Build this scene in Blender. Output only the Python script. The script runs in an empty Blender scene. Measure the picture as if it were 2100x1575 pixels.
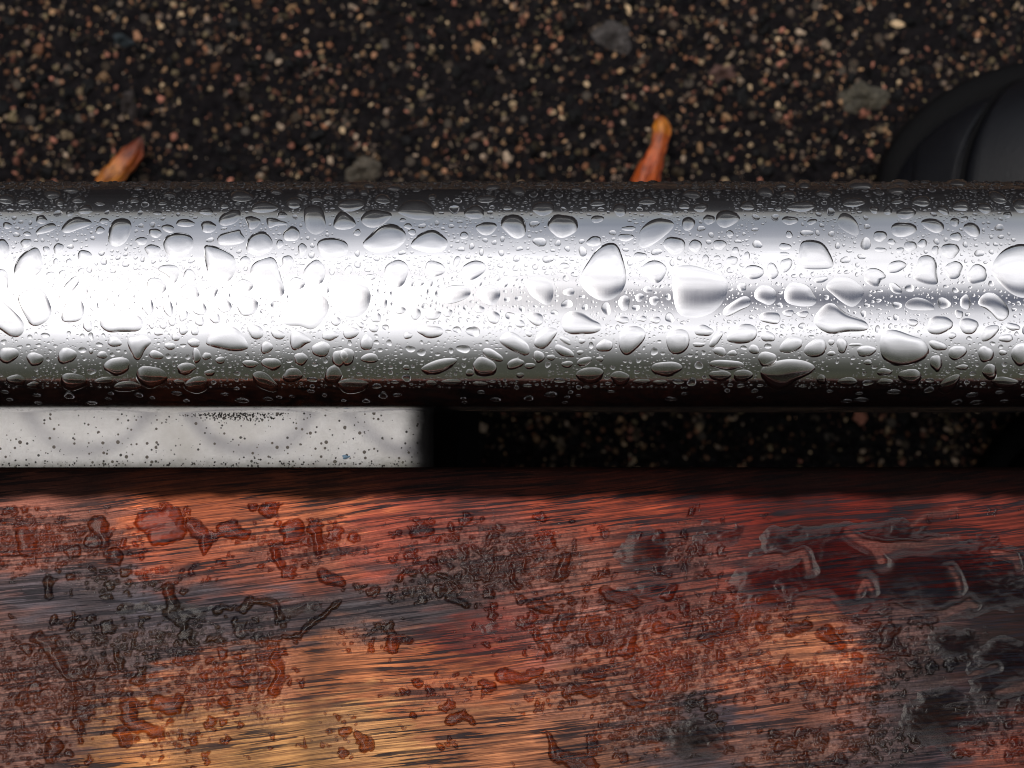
import bpy, math, random
import numpy as np
random.seed(7); rng = np.random.default_rng(7)
S = bpy.context.scene
# ---------------------------------------------------------------- camera
F = 3840.0                    # focal length in photo pixels (photo is 2100 x 1575)
CAMZ = 0.342                  # metres above the axis of the steel rail
cam = bpy.data.cameras.new('camera'); camo = bpy.data.objects.new('camera', cam)
S.collection.objects.link(camo); camo.location = (0, 0, CAMZ)
cam.sensor_width = 36; cam.lens = 36 * F / 2100
cam.clip_start = 0.01; cam.clip_end = 300
cam.dof.use_dof = True; cam.dof.focus_distance = CAMZ - 0.016; cam.dof.aperture_fstop = 38
S.camera = camo
# ---------------------------------------------------------------- look
S.view_settings.view_transform = 'Standard'; S.view_settings.look = 'None'
S.view_settings.exposure = 0.0; S.view_settings.gamma = 1
S.cycles.use_denoising = True; S.cycles.filter_width = 1.0
S.cycles.max_bounces = 12; S.cycles.transmission_bounces = 10; S.cycles.glossy_bounces = 6
S.cycles.diffuse_bounces = 3; S.cycles.sample_clamp_indirect = 8
S.cycles.caustics_reflective = True; S.cycles.caustics_refractive = True
S.cycles.blur_glossy = 0.3

# node helper ------------------------------------------------------------
class G:
    def __init__(s, nt): s.nt = nt; s.n = nt.nodes; s.l = nt.links
    def node(s, t, **kw):
        n = s.n.new(t)
        for k, v in kw.items(): setattr(n, k, v)
        return n
    def put(s, sock, v):
        if isinstance(v, (int, float)):
            sock.default_value = v
        elif isinstance(v, tuple):
            sock.default_value = v if len(v) != 3 or sock.type != 'RGBA' else (*v, 1)
        elif v is not None: s.l.new(v, sock)
    def m(s, op, a, b=None, c=None, clamp=False):
        n = s.node('ShaderNodeMath', operation=op, use_clamp=clamp)
        s.put(n.inputs[0], a); s.put(n.inputs[1], b); s.put(n.inputs[2], c)
        return n.outputs[0]
    def ss(s, v, a, b, lo=0.0, hi=1.0):
        n = s.node('ShaderNodeMapRange', interpolation_type='SMOOTHSTEP')
        s.put(n.inputs[0], v); n.inputs[1].default_value = a; n.inputs[2].default_value = b
        n.inputs[3].default_value = lo; n.inputs[4].default_value = hi
        return n.outputs[0]
    def lin(s, v, a, b, lo=0.0, hi=1.0):
        n = s.node('ShaderNodeMapRange')
        s.put(n.inputs[0], v); n.inputs[1].default_value = a; n.inputs[2].default_value = b
        n.inputs[3].default_value = lo; n.inputs[4].default_value = hi
        return n.outputs[0]
    def mix(s, f, a, b, mode='MIX'):
        n = s.node('ShaderNodeMix', data_type='RGBA', blend_type=mode)
        s.put(n.inputs[0], f); s.put(n.inputs[6], a); s.put(n.inputs[7], b)
        return n.outputs[2]
    def noise(s, vec, scale, detail=2, rough=.5, dist=0, out=0):
        n = s.node('ShaderNodeTexNoise'); s.put(n.inputs['Vector'], vec)
        n.inputs['Scale'].default_value = scale; n.inputs['Detail'].default_value = detail
        n.inputs['Roughness'].default_value = rough; n.inputs['Distortion'].default_value = dist
        return n.outputs[out]
    def vor(s, vec, scale, feature='F1', out=0, rnd=1):
        n = s.node('ShaderNodeTexVoronoi', feature=feature); s.put(n.inputs['Vector'], vec)
        n.inputs['Scale'].default_value = scale; n.inputs['Randomness'].default_value = rnd
        return n.outputs[out]
    def map(s, vec, scale=(1, 1, 1), loc=(0, 0, 0), rot=(0, 0, 0)):
        n = s.node('ShaderNodeMapping'); s.put(n.inputs[0], vec)
        n.inputs[1].default_value = loc; n.inputs[2].default_value = rot; n.inputs[3].default_value = scale
        return n.outputs[0]
    def bump(s, h, dist, strength=1.0, normal=None):
        n = s.node('ShaderNodeBump'); n.inputs['Strength'].default_value = strength
        n.inputs['Distance'].default_value = dist; s.put(n.inputs['Height'], h)
        if normal is not None: s.l.new(normal, n.inputs['Normal'])
        return n.outputs[0]
    def coord(s, out='Object'): return s.node('ShaderNodeTexCoord').outputs[out]
    def attr(s, name, out='Fac'):
        n = s.node('ShaderNodeAttribute'); n.attribute_name = name; return n.outputs[out]

def lin(*c):
    r = []
    for v in c:
        v /= 255.0; r.append(v / 12.92 if v <= .04045 else ((v + .055) / 1.055) ** 2.4)
    return tuple(r)

def material(name):
    m = bpy.data.materials.new(name); m.use_nodes = True
    g = G(m.node_tree); b = m.node_tree.nodes['Principled BSDF']
    return m, g, b
# ---------------------------------------------------------------- sky
W = bpy.data.worlds.new('World'); S.world = W; W.use_nodes = True
g = G(W.node_tree); bg = W.node_tree.nodes['Background']
SUN_EL, SUN_AZ = math.radians(66), math.radians(92)      # azimuth from +Y towards -X
sky = g.node('ShaderNodeTexSky', sky_type='NISHITA', sun_disc=False, sun_elevation=SUN_EL, sun_rotation=-SUN_AZ,
             air_density=1.0, dust_density=4.0)
bg.inputs['Strength'].default_value = 0.05; g.l.new(sky.outputs[0], bg.inputs[0])
d = g.node('ShaderNodeSeparateXYZ'); g.put(d.inputs[0], g.coord('Generated'))
dx, dy, dz = d.outputs
# cloud deck: brightest overhead, dimmer towards the horizon, broken by clouds; trees low behind the bench
deck = g.m('MULTIPLY', g.ss(dy, .52, 1.0, 1.0, .17), 1.4)
tree = g.ss(dy, -.97, -.50, 0.0, 1.0)
side_ = g.ss(g.m('ABSOLUTE', dx), .30, .72)
side = g.m('ADD', g.m('SUBTRACT', 1.0, side_), g.m('MULTIPLY', side_, g.ss(dz, .05, .55, .03, .34)))   # sky dimmed along both sides to cut the fill light
cloudv = g.noise(g.map(g.coord('Generated'), (3, 5, 3)), 1.6, 4, .55)
cl = g.lin(cloudv, .3, .7, .8, 1.2)
px_ = g.ss(dx, -.13, .13)
dyo = g.m('ADD', dy, .07)
gy = g.m('EXPONENT', g.m('MULTIPLY', g.m('POWER', g.m('ABSOLUTE', g.m('DIVIDE', dyo, .24)), 2.0), -1.0))
dark = g.m('SUBTRACT', 1.0, g.m('MULTIPLY', g.m('MULTIPLY', px_, gy), .97))  # dark patch put into the sky near the zenith, stands in for the photographer
up = g.m('MULTIPLY', g.m('MULTIPLY', deck, side), g.m('MULTIPLY', cl, dark))
upc = g.mix(1.0, up, (1.03, 1.0, .985), 'MULTIPLY')
treec = g.mix(g.noise(g.coord('Generated'), 14, 4, .6), (.03, .03, .018), (.10, .10, .07))
skyc = g.mix(tree, treec, upc)
g.l.new(g.mix(1.0, sky.outputs[0], g.mix(tree, (.08, .08, .08), side), 'MULTIPLY'), bg.inputs[0])   # the same side dimming and trees cut this sky too
bg2 = g.node('ShaderNodeBackground'); g.l.new(skyc, bg2.inputs[0]); bg2.inputs[1].default_value = 1.0
ad = g.node('ShaderNodeAddShader'); g.l.new(bg.outputs[0], ad.inputs[0]); g.l.new(bg2.outputs[0], ad.inputs[1])
g.l.new(ad.outputs[0], W.node_tree.nodes['World Output'].inputs[0])
# ---------------------------------------------------------------- sun behind cloud
sl = bpy.data.lights.new('sun', 'SUN'); sl.energy = 0.5; sl.angle = math.radians(42); sl.color = (1, .96, .9)
so = bpy.data.objects.new('sun', sl); S.collection.objects.link(so)
so.rotation_euler = (-(math.pi / 2 - SUN_EL), 0, SUN_AZ)

# ================================================================ helpers
def mesh_obj(name, verts, faces, mat=None, parent=None, smooth=True, attrs=None, link=True):
    me = bpy.data.meshes.new(name)
    verts = np.asarray(verts, dtype=np.float32)
    if isinstance(faces, np.ndarray):
        nf, k = faces.shape
        me.vertices.add(len(verts)); me.vertices.foreach_set('co', verts.ravel())
        me.loops.add(nf * k); me.loops.foreach_set('vertex_index', faces.astype(np.int32).ravel())
        me.polygons.add(nf)
        me.polygons.foreach_set('loop_start', np.arange(0, nf * k, k, dtype=np.int32))
        me.update(calc_edges=True)
    else:
        me.from_pydata(verts.tolist(), [], [tuple(f) for f in faces]); me.update()
    me.polygons.foreach_set('use_smooth', [smooth] * len(me.polygons))
    for k, (kind, data) in (attrs or {}).items():
        a = me.attributes.new(k, kind, 'POINT')
        a.data.foreach_set('color' if kind == 'FLOAT_COLOR' else 'value', np.asarray(data, dtype=np.float32).ravel())
    if mat: me.materials.append(mat)
    o = bpy.data.objects.new(name, me)
    if link: S.collection.objects.link(o)
    if parent: o.parent = parent
    return o

ONES = 'zero one two three four five six seven eight nine ten eleven twelve thirteen fourteen fifteen sixteen seventeen eighteen nineteen'.split()
TENS = 'x x twenty thirty forty fifty sixty seventy eighty ninety'.split()
def words(v, half=False):
    n = int(v); t = ONES[n] if n < 20 else TENS[n // 10] + ('-' + ONES[n % 10] if n % 10 else '') if n < 100 else 'hundred'
    return t + (' and a half' if half and v - n >= .5 else '')
def tag(o, label=None, cat=None, group=None, kind=None):
    if label: o['label'] = label
    if cat: o['category'] = cat
    if group: o['group'] = group
    if kind: o['kind'] = kind
    return o

def empty(name, loc=(0, 0, 0)):
    o = bpy.data.objects.new(name, None); o.location = loc; o.empty_display_size = .01
    S.collection.objects.link(o); return o

def perlin(X, Y, scale, seed):
    r = np.random.default_rng(seed); N = 256
    a = r.uniform(0, 2 * np.pi, (N, N)); gx, gy_ = np.cos(a), np.sin(a)
    x, y = X / scale, Y / scale
    xi, yi = np.floor(x).astype(int), np.floor(y).astype(int)
    fx, fy = x - xi, y - yi
    u, v = fx**3 * (fx * (fx * 6 - 15) + 10), fy**3 * (fy * (fy * 6 - 15) + 10)
    def dgr(i, j):
        ii, jj = (xi + i) % N, (yi + j) % N
        return gx[ii, jj] * (fx - i) + gy_[ii, jj] * (fy - j)
    n0 = dgr(0, 0) * (1 - u) + dgr(1, 0) * u
    n1 = dgr(0, 1) * (1 - u) + dgr(1, 1) * u
    return (n0 * (1 - v) + n1 * v) * 1.4

def fbm(X, Y, scale, seed, oct=3, gain=.5):
    s = 0; a = 1; t = 0
    for o in range(oct):
        s = s + a * perlin(X, Y, scale / 2**o, seed + o * 17); t += a; a *= gain
    return s / t

def sstep(a, b, x):
    t = np.clip((x - a) / (b - a), 0, 1); return t * t * (3 - 2 * t)

# ================================================================ materials
# brushed stainless steel
steel, g, b = material('brushed_steel')
co = g.coord()
scr = g.noise(g.map(co, (6000, 160, 160)), 1.0, 3, .6)          # fine scratches running round the tube
lng = g.noise(g.map(co, (30, 3000, 3000)), 1.0, 2, .5)
blot = g.noise(co, 60, 3, .5)
b.inputs['Base Color'].default_value = (.66, .66, .675, 1); b.inputs['Metallic'].default_value = 1
g.l.new(g.m('ADD', g.lin(scr, .3, .7, .055, .13), g.lin(blot, .3, .7, -.02, .05)), b.inputs['Roughness'])
col = g.mix(g.lin(blot, .35, .7), (.70, .70, .715), (.62, .62, .63)); g.l.new(col, b.inputs['Base Color'])
h = g.m('ADD', g.m('MULTIPLY', scr, .6), g.m('MULTIPLY', lng, .5))
g.l.new(g.bump(h, .00001, .35), b.inputs['Normal'])

# clear water
water, g, b = material('clear_water')
b.inputs['Base Color'].default_value = (1, 1, 1, 1); b.inputs['Roughness'].default_value = 0.0
b.inputs['IOR'].default_value = 1.333; b.inputs['Specular IOR Level'].default_value = .4; b.inputs['Transmission Weight'].default_value = 1.0

wood_water = water.copy(); wood_water.name = 'water_film'
wood_water.node_tree.nodes['Principled BSDF'].inputs['Specular IOR Level'].default_value = .30
# wet asphalt
asph, g, b = material('wet_asphalt')
co = g.coord()
n1 = g.noise(co, 260, 5, .65); n2 = g.noise(co, 18, 3, .5)
base = g.mix(g.lin(n1, .35, .7), (.003, .0027, .0036), (.016, .0135, .0145))
vcol = g.vor(co, 230, out=1); vd = g.vor(co, 230)
sep = g.node('ShaderNodeSeparateColor'); g.l.new(vcol, sep.inputs[0])
chip = g.m('MULTIPLY', g.ss(vd, .42, .3), g.ss(sep.outputs[0], .86, .9))
base = g.mix(chip, base, g.mix(sep.outputs[1], (.06, .045, .032), (.10, .085, .07)))
g.l.new(base, b.inputs['Base Color'])
g.l.new(g.lin(n2, .3, .7, .45, .75), b.inputs['Roughness']); b.inputs['Specular IOR Level'].default_value = .06
hh = g.m('ADD', g.m('MULTIPLY', g.vor(co, 330), -.7), n1)
g.l.new(g.bump(hh, .0016, .9), b.inputs['Normal'])

# stone chips (colour per chip)
chipm, g, b = material('stone_chip')
co = g.coord()
g.l.new(g.mix(g.lin(g.noise(co, 900, 3, .6), .3, .7, .45, 1.1), (0, 0, 0), g.attr('tint', 'Color')), b.inputs['Base Color'])
b.inputs['Roughness'].default_value = .5; b.inputs['Specular IOR Level'].default_value = .15
g.l.new(g.bump(g.noise(co, 1400, 3), .0004, .6), b.inputs['Normal'])

# ================================================================ ground
N = 40
gx = np.concatenate([-np.geomspace(60, .6, 14), np.linspace(-.55, .55, 23), np.geomspace(.6, 60, 14)])
GX, GY = np.meshgrid(gx, gx, indexing='ij')
def grid_faces(n, m, wrap=False):
    i, j = np.meshgrid(np.arange(n - 1), np.arange(m if wrap else m - 1), indexing='ij')
    j2 = (j + 1) % m
    return np.stack([i * m + j, (i + 1) * m + j, (i + 1) * m + j2, i * m + j2], -1).reshape(-1, 4)
GZ = -0.300
ground = mesh_obj('asphalt_ground', np.stack([GX, GY, np.full_like(GX, GZ)], -1).reshape(-1, 3), grid_faces(len(gx), len(gx)), asph)
tag(ground, kind='structure')

def ico():
    t = (1 + 5**.5) / 2
    v = np.array([(-1, t, 0), (1, t, 0), (-1, -t, 0), (1, -t, 0), (0, -1, t), (0, 1, t), (0, -1, -t), (0, 1, -t), (t, 0, -1), (t, 0, 1), (-t, 0, -1), (-t, 0, 1)], float)
    v /= np.linalg.norm(v[0])
    f = np.array([(0, 11, 5), (0, 5, 1), (0, 1, 7), (0, 7, 10), (0, 10, 11), (1, 5, 9), (5, 11, 4), (11, 10, 2), (10, 7, 6), (7, 1, 8), (3, 9, 4), (3, 4, 2), (3, 2, 6), (3, 6, 8), (3, 8, 9), (4, 9, 5), (2, 4, 11), (6, 2, 10), (8, 6, 7), (9, 8, 1)])
    return v, f
IV, IF = ico()
def ico_sub():
    V = [tuple(x) for x in IV]; c = {}; Fs = []
    def mid(a, b_):
        k = (min(a, b_), max(a, b_))
        if k not in c:
            p = (np.array(V[a]) + np.array(V[b_])); p /= np.linalg.norm(p); V.append(tuple(p)); c[k] = len(V) - 1
        return c[k]
    for a, b_, d_ in IF:
        x, y, z = mid(a, b_), mid(b_, d_), mid(d_, a)
        Fs += [(a, x, z), (b_, y, x), (d_, z, y), (x, y, z)]
    return np.array(V), np.array(Fs)
IV2, IF2 = ico_sub()
PAL = [lin(205, 170, 135), lin(180, 140, 115), lin(190, 175, 160), lin(160, 115, 90), lin(215, 195, 165), lin(150, 135, 125), lin(185, 130, 115), lin(140, 130, 105)]
def chips(n, smin, smax, light, seed, name):
    IV2, IF2 = (IV, IF) if light == 1 else (globals()['IV2'], globals()['IF2'])
    r = np.random.default_rng(seed)
    P = np.stack([r.uniform(-.34, .42, n), r.uniform(-.22, .36, n)], 1)
    # chips cluster unevenly
    dens = fbm(P[:, 0] * 1000, P[:, 1] * 1000, 45, seed + 3)
    P = P[dens > r.uniform(-.75, .25, n)]; n = len(P)
    sz = smin + (smax - smin) * r.uniform(0, 1, n)**2.2
    an = r.uniform(0, 6.283, n); asp = r.uniform(.38, 1, n)
    V = np.repeat(IV2[None], n, 0) * (1 + r.uniform(-.38, .38, (n, len(IV2), 1)))
    x, y = V[..., 0] * sz[:, None], V[..., 1] * (sz * asp)[:, None]
    z = V[..., 2] * (sz * r.uniform(.3, .55, n))[:, None]
    X = x * np.cos(an)[:, None] - y * np.sin(an)[:, None] + P[:, :1]
    Y = x * np.sin(an)[:, None] + y * np.cos(an)[:, None] + P[:, 1:]
    Z = z + GZ + (sz * r.uniform(-.05, .22, n))[:, None]
    if light:
        c = np.array(PAL)[r.integers(0, len(PAL), n)] * (r.uniform(.05, 1.15, n)**1.7)[:, None] * np.array([1.05, .95, .82])
    else:
        c = r.uniform(.002, .008, (n, 1)) * np.array([1, .97, 1.05]) * np.ones((n, 3))
    C = np.concatenate([np.repeat(c[:, None], len(IV2), 1), np.ones((n, len(IV2), 1))], -1)
    f = (IF2[None] + (np.arange(n) * len(IV2))[:, None, None]).reshape(-1, 3)
    o = mesh_obj(name, np.stack([X, Y, Z], -1).reshape(-1, 3), f, chipm, smooth=False, attrs={'tint': ('FLOAT_COLOR', C.reshape(-1, 4))})
    return o
c1 = chips(125000, .0003, .0013, 1, 11, 'stone_chips')
tag(c1, 'beige and tan stone chips scattered through the wet dark asphalt', 'stone chips', kind='stuff')
c3 = chips(2600, .0012, .0024, 2, 12, 'pebbles')
tag(c3, 'rounder pale and rusty pebbles dotted through the asphalt surface', 'pebbles', kind='stuff')
c2 = chips(13000, .0008, .0026, False, 23, 'dark_aggregate')
tag(c2, 'near black aggregate grains packed across the wet asphalt', 'aggregate', kind='stuff')

GS = F / (CAMZ - GZ)          # photo pixels per metre on the ground
def gpx(px, py, z=GZ):
    s = (CAMZ - z) / F
    return ((px - 1050) * s, (787.5 - py) * s, z)
def big_stone(px, py, rpx, rpy, rot, colr, label, seed):
    r = np.random.default_rng(seed)
    n, k = 40, 9
    th = np.linspace(0, 2 * np.pi, n, endpoint=False)
    R = 1 + .16 * np.sin(2 * th + r.uniform(0, 6)) + .11 * np.sin(3 * th + r.uniform(0, 6)) + .09 * np.sin(5 * th + r.uniform(0, 6)) + r.uniform(-.06, .06, n)
    V = []; cx, cy, _ = gpx(px, py)
    for j in range(k):
        s = j / (k - 1)
        for i in range(n):
            x = R[i] * s * rpx * math.cos(th[i]); y = R[i] * s * rpy * math.sin(th[i])
            X = (x * math.cos(rot) - y * math.sin(rot)) / GS; Y = (x * math.sin(rot) + y * math.cos(rot)) / GS
            z = .0018 * (1 - s**2.4) - .0006 + r.uniform(-.00045, .00045)
            V.append((X, Y, z))
    o = mesh_obj('pale_stone', V, grid_faces(k, n, True), None, smooth=False)
    m, g, b = material('pale_stone'); co = g.coord()
    g.l.new(g.mix(g.lin(g.noise(co, 420, 5, .7), .35, .65), tuple(c * .2 for c in colr), tuple(c * .75 for c in colr)), b.inputs['Base Color'])
    b.inputs['Roughness'].default_value = .55
    g.l.new(g.bump(g.noise(co, 700, 4, .7), .0012, .8), b.inputs['Normal'])
    o.data.materials.append(m); o.location = (cx, cy, GZ + .0008)
    tag(o, label, 'stone', 'larger pale stones set in the asphalt')
big_stone(1258, 75, 34, 36, .4, lin(105, 98, 95), 'rough grey stone in the asphalt, up near the top edge', 1)
big_stone(1482, 150, 25, 21, .1, lin(140, 105, 95), 'small pinkish brown stone in the asphalt between tube and top edge', 2)
big_stone(1770, 200, 46, 33, -.2, lin(112, 105, 88), 'ragged grey-green stone lying just left of the black shoe', 3)
big_stone(745, 350, 40, 24, .1, lin(128, 118, 102), 'greyish tan stone showing right behind the steel tube', 4)
big_stone(265, 215, 18, 26, .2, lin(85, 75, 72), 'faint mauve grey stone above the left brown leaf', 5)
big_stone(252, 84, 20, 14, 0, lin(72, 84, 90), 'dull blue-grey stone in the upper left asphalt', 6)

# ---------------------------------------------------------------- fallen leaf curls
def leaf(name, pts, widths, zoff, stops, label, seed):
    """a dead leaf rolled into a thin spindle; pts in photo pixels on the ground"""
    m, g, b = material('dry_leaf')
    t = g.attr('along'); ramp = g.node('ShaderNodeValToRGB'); g.l.new(t, ramp.inputs[0])
    el = ramp.color_ramp.elements
    el[0].position = stops[0][0]; el[0].color = (*stops[0][1], 1); el[1].position = stops[-1][0]; el[1].color = (*stops[-1][1], 1)
    for p, c in stops[1:-1]: e = el.new(p); e.color = (*c, 1)
    nz = g.noise(g.map(g.coord(), (1, 1, 1)), 420, 4, .65)
    cx_ = g.node('ShaderNodeCombineXYZ'); g.l.new(g.attr('around'), cx_.inputs[0]); g.l.new(t, cx_.inputs[1])
    vein = g.noise(g.map(cx_.outputs[0], (34, 5, 1)), 1.0, 4, .65)
    lc = g.mix(g.ss(vein, .50, .60), ramp.outputs[0], g.mix(1.0, ramp.outputs[0], (.35, .22, .18), 'MULTIPLY'))
    lc = g.mix(g.ss(vein, .42, .34, 0, .6), lc, g.mix(1.0, lc, (1.6, 1.7, 1.6), 'MULTIPLY'))
    g.l.new(g.mix(g.lin(nz, .45, .72, 0, .55), lc, (.12, .03, .015)), b.inputs['Base Color'])
    b.inputs['Roughness'].default_value = .33
    b.inputs['Subsurface Weight'].default_value = .15; b.inputs['Subsurface Scale'].default_value = .002
    g.l.new(g.bump(nz, .0008, .7), b.inputs['Normal'])
    P = np.array([gpx(x, y, GZ + .006) for x, y in pts]); K = 40
    ts = np.linspace(0, 1, len(pts)); T = np.linspace(0, 1, K)
    Q = np.stack([np.interp(T, ts, P[:, k]) for k in range(3)], 1)
    for _ in range(3): Q[1:-1] = (Q[:-2] + 2 * Q[1:-1] + Q[2:]) / 4
    Wd = np.interp(T, np.linspace(0, 1, len(widths)), widths) / GS
    for _ in range(2): Wd[1:-1] = (Wd[:-2] + 2 * Wd[1:-1] + Wd[2:]) / 4
    V = []; al = []; arr = []; n = 28
    r = np.random.default_rng(seed)
    for k in range(K):
        a = Q[min(k + 1, K - 1)] - Q[max(k - 1, 0)]; a /= np.linalg.norm(a)
        s = np.array([-a[1], a[0], 0]); s /= np.linalg.norm(s); u = np.array([0, 0, 1.])
        for i in range(n):
            # rolled leaf: an overlapping spiral section with a lip
            th = 2 * np.pi * i / (n - 1) * 1.12 - .4
            rr = Wd[k] * (.86 + .2 * i / (n - 1)) * (1 + .10 * math.sin(4 * th + k * .22) + .05 * math.sin(k * .9 + th))
            V.append(Q[k] + s * rr * math.cos(th) + u * (rr * .72 * math.sin(th) + Wd[k] * .3)); al.append(T[k]); arr.append(i / n)
    o = mesh_obj(name, V, grid_faces(K, n), m, attrs={'along': ('FLOAT', al), 'around': ('FLOAT', arr)})
    sm = o.modifiers.new('thick', 'SOLIDIFY'); sm.thickness = .00035
    lo = np.array(V).mean(0)
    o.data.transform(__import__('mathutils').Matrix.Translation(-__import__('mathutils').Vector(lo))); o.location = lo
    tag(o, label, 'leaf', 'curled dead leaves on the asphalt')
leaf('curled_leaf', [(1353, 240), (1357, 268), (1351, 300), (1336, 335), (1320, 375), (1306, 420)], [4, 15, 15, 13, 17, 21, 24, 22, 5], 0,
     [(0, (.50, .14, .015)), (.13, (.72, .25, .02)), (.22, (.70, .22, .02)), (.27, (.62, .14, .025)), (.6, (.60, .11, .02)), (1, (.60, .12, .02))],
     'upright orange leaf curl with rounded yellow tip behind middle of tube', 3)
leaf('curled_leaf', [(290, 283), (276, 312), (250, 342), (222, 370), (195, 398)], [2, 11, 19, 21, 22, 22, 16, 3], 0,
     [(0, (.09, .025, .015)), (.25, (.28, .06, .02)), (.42, (.50, .13, .025)), (.6, (.62, .22, .04)), (1, (.60, .22, .05))],
     'slanting orange-brown leaf curl with purplish pointed tip, at left', 5)

# ================================================================ black shoes
leather, g, b = material('black_leather')
co = g.coord(); n1 = g.noise(co, 900, 4, .6)
g.l.new(g.mix(n1, (.003, .0033, .005), (.006, .0068, .010)), b.inputs['Base Color'])
g.l.new(g.lin(n1, .3, .7, .36, .5), b.inputs['Roughness']); b.inputs['Specular IOR Level'].default_value = .3
g.l.new(g.bump(g.vor(co, 1300, rnd=.7), .00025, .5), b.inputs['Normal'])
rubber, g, b = material('black_rubber')
b.inputs['Base Color'].default_value = (.003, .003, .0035, 1); b.inputs['Roughness'].default_value = .7; b.inputs['Specular IOR Level'].default_value = .12
g.l.new(g.bump(g.noise(g.coord(), 800, 3), .0004, .5), b.inputs['Normal'])
def half_width(t, L=.285):                    # t metres from the toe tip
    u = np.clip(t / .075, 0, 1)
    w = .049 * np.sqrt(np.clip(1 - (1 - u)**2.3, 0, 1))
    w = np.where(t > .09, .049 - .013 * sstep(.09, .19, t) + .003 * sstep(.19, .25, t), w)
    e = np.clip((L - t) / .03, 0, 1)
    return w * np.sqrt(np.clip(1 - (1 - e)**2.2, 0, 1))
def shoe_top(t): return .030 + .018 * sstep(0, .05, t) + .05 * sstep(.07, .17, t)
def upper_section(t, s, lift=0.0):            # s in [-1,1] across the shoe
    w = float(half_width(np.array(t))) - .004; w = max(w, .0004)
    a = s * math.pi / 2
    hgt = float(shoe_top(t)) * math.sqrt(max(0, min(1, (w / .03)))) if w < .03 else float(shoe_top(t))
    z0 = .012
    cy = math.copysign(abs(math.sin(a))**.85, a) * (w + lift)
    cz = z0 + (hgt - z0) * abs(math.cos(a))**.95 + lift * abs(math.cos(a))
    return cy, cz
def make_shoe(px, py, mirror, label):
    root = empty('black_shoe', gpx(px, py))
    ts = np.concatenate([np.linspace(.0008, .03, 16), np.linspace(.033, .262, 46), np.linspace(.265, .2845, 12)])
    ss = np.linspace(-1, 1, 33)
    V = [(t, *upper_section(t, s)) for t in ts for s in ss]
    V = [(x, y * mirror, z) for x, y, z in V]
    mesh_obj('upper', V, grid_faces(len(ts), len(ss)), leather, root)
    # sole: outline, bevelled
    prof = [(0, .0), (.0025, .0), (.0045, .002), (.0048, .008), (.0035, .0125), (-.002, .013), (-.01, .013)]
    tt = np.concatenate([np.linspace(0, .285, 70), np.linspace(.285, 0, 70)[1:-1]])
    sg = np.concatenate([np.ones(70), -np.ones(68)])
    O = np.stack([tt, half_width(tt) * sg], 1); d_ = np.roll(O, -1, 0) - np.roll(O, 1, 0)
    nn = np.stack([d_[:, 1], -d_[:, 0]], 1); nn /= np.linalg.norm(nn, axis=1)[:, None]; nn *= -1
    V = []
    for off, z in prof:
        P = O + nn * off
        V += [(p[0], p[1] * mirror, z) for p in P]
    f = [tuple(q) for q in grid_faces(len(prof), len(O), True)] + [tuple(range(len(O)))]
    mesh_obj('sole', V, f, rubber, root)
    # overlapping leather panels with a turned edge: toe cap, vamp, side panel
    def panel(name, tfun0, tfun1, s0, s1, lift):
        A, B = 26, 26; V = []
        for i in range(A):
            s = s0 + (s1 - s0) * i / (A - 1)
            for j in range(B):
                k = j / (B - 1); t = tfun0(s) + (tfun1(s) - tfun0(s)) * k
                edge = min(k, 1 - k, i / (A - 1), 1 - i / (A - 1)) * B
                y, z = upper_section(max(t, .001), s, lift * min(1, (edge + .0) / 1.2) - .0002)
                V.append((t, y * mirror, z))
        mesh_obj(name, V, grid_faces(A, B), leather, root)
    panel('toe_panel', lambda s: .006 + .004 * s * s, lambda s: .0175 + .028 * s * s, -.86, .86, .0012)
    panel('vamp_panel', lambda s: .0195 + .029 * s * s, lambda s: .062 - .012 * s * s, -.92, .92, .0028)
    panel('tongue_panel', lambda s: .058 - .016 * s * s, lambda s: .16, -.8, .8, .0046)
    # piping along the toe seam
    V = []; A, n = 60, 8
    for i in range(A):
        s = -.95 + 1.9 * i / (A - 1); t = .0190 + .0285 * s * s
        y, z = upper_section(t, s, .0024)
        for k in range(n):
            a = 2 * math.pi * k / n; V.append((t + .0009 * math.cos(a), y * mirror, z + .0009 * math.sin(a)))
    mesh_obj('piping', V, grid_faces(A, n, True), rubber, root)
    tag(root, label, 'shoe', 'pair of black shoes on the asphalt')
make_shoe(1802, 442, 1, 'black leather shoe whose toe shows beyond the tube at right')
make_shoe(1992, 1075, -1, 'black shoe mostly hidden under wooden slat, faint in the gap')

# ================================================================ bench: steel tube
YC, R = .0158, .021
def ray(px, py): return (px - 1050) / F, (787.5 - py) / F
def pix2tube(px, py):
    a, c = ray(px, py)                                   # y = c*t, z = CAMZ - t
    A = c * c + 1; B = -2 * (c * YC + CAMZ); C = YC * YC + CAMZ * CAMZ - R * R
    D = B * B - 4 * A * C
    if D < 0:
        ph = (1.48 if c > .03 else -1.53); t = -B / (2 * A); return a * t, ph * R
    t = (-B - math.sqrt(D)) / (2 * A)
    y, z = c * t - YC, CAMZ - t
    return a * t, math.atan2(y, z) * R
nx, nphi = 2, 256
xs = np.linspace(-.62, .62, 63); ph = np.linspace(0, 2 * np.pi, nphi, endpoint=False)
XX, PP = np.meshgrid(xs, ph, indexing='ij')
tube = mesh_obj('outer_wall', np.stack([XX, R * np.sin(PP), R * np.cos(PP)], -1).reshape(-1, 3), grid_faces(len(xs), nphi, True), steel)
rail = empty('steel_rail', (0, YC, 0)); tube.parent = rail
tag(rail, 'brushed stainless steel bench tube beaded with rain along its length', 'steel tube')
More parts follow.
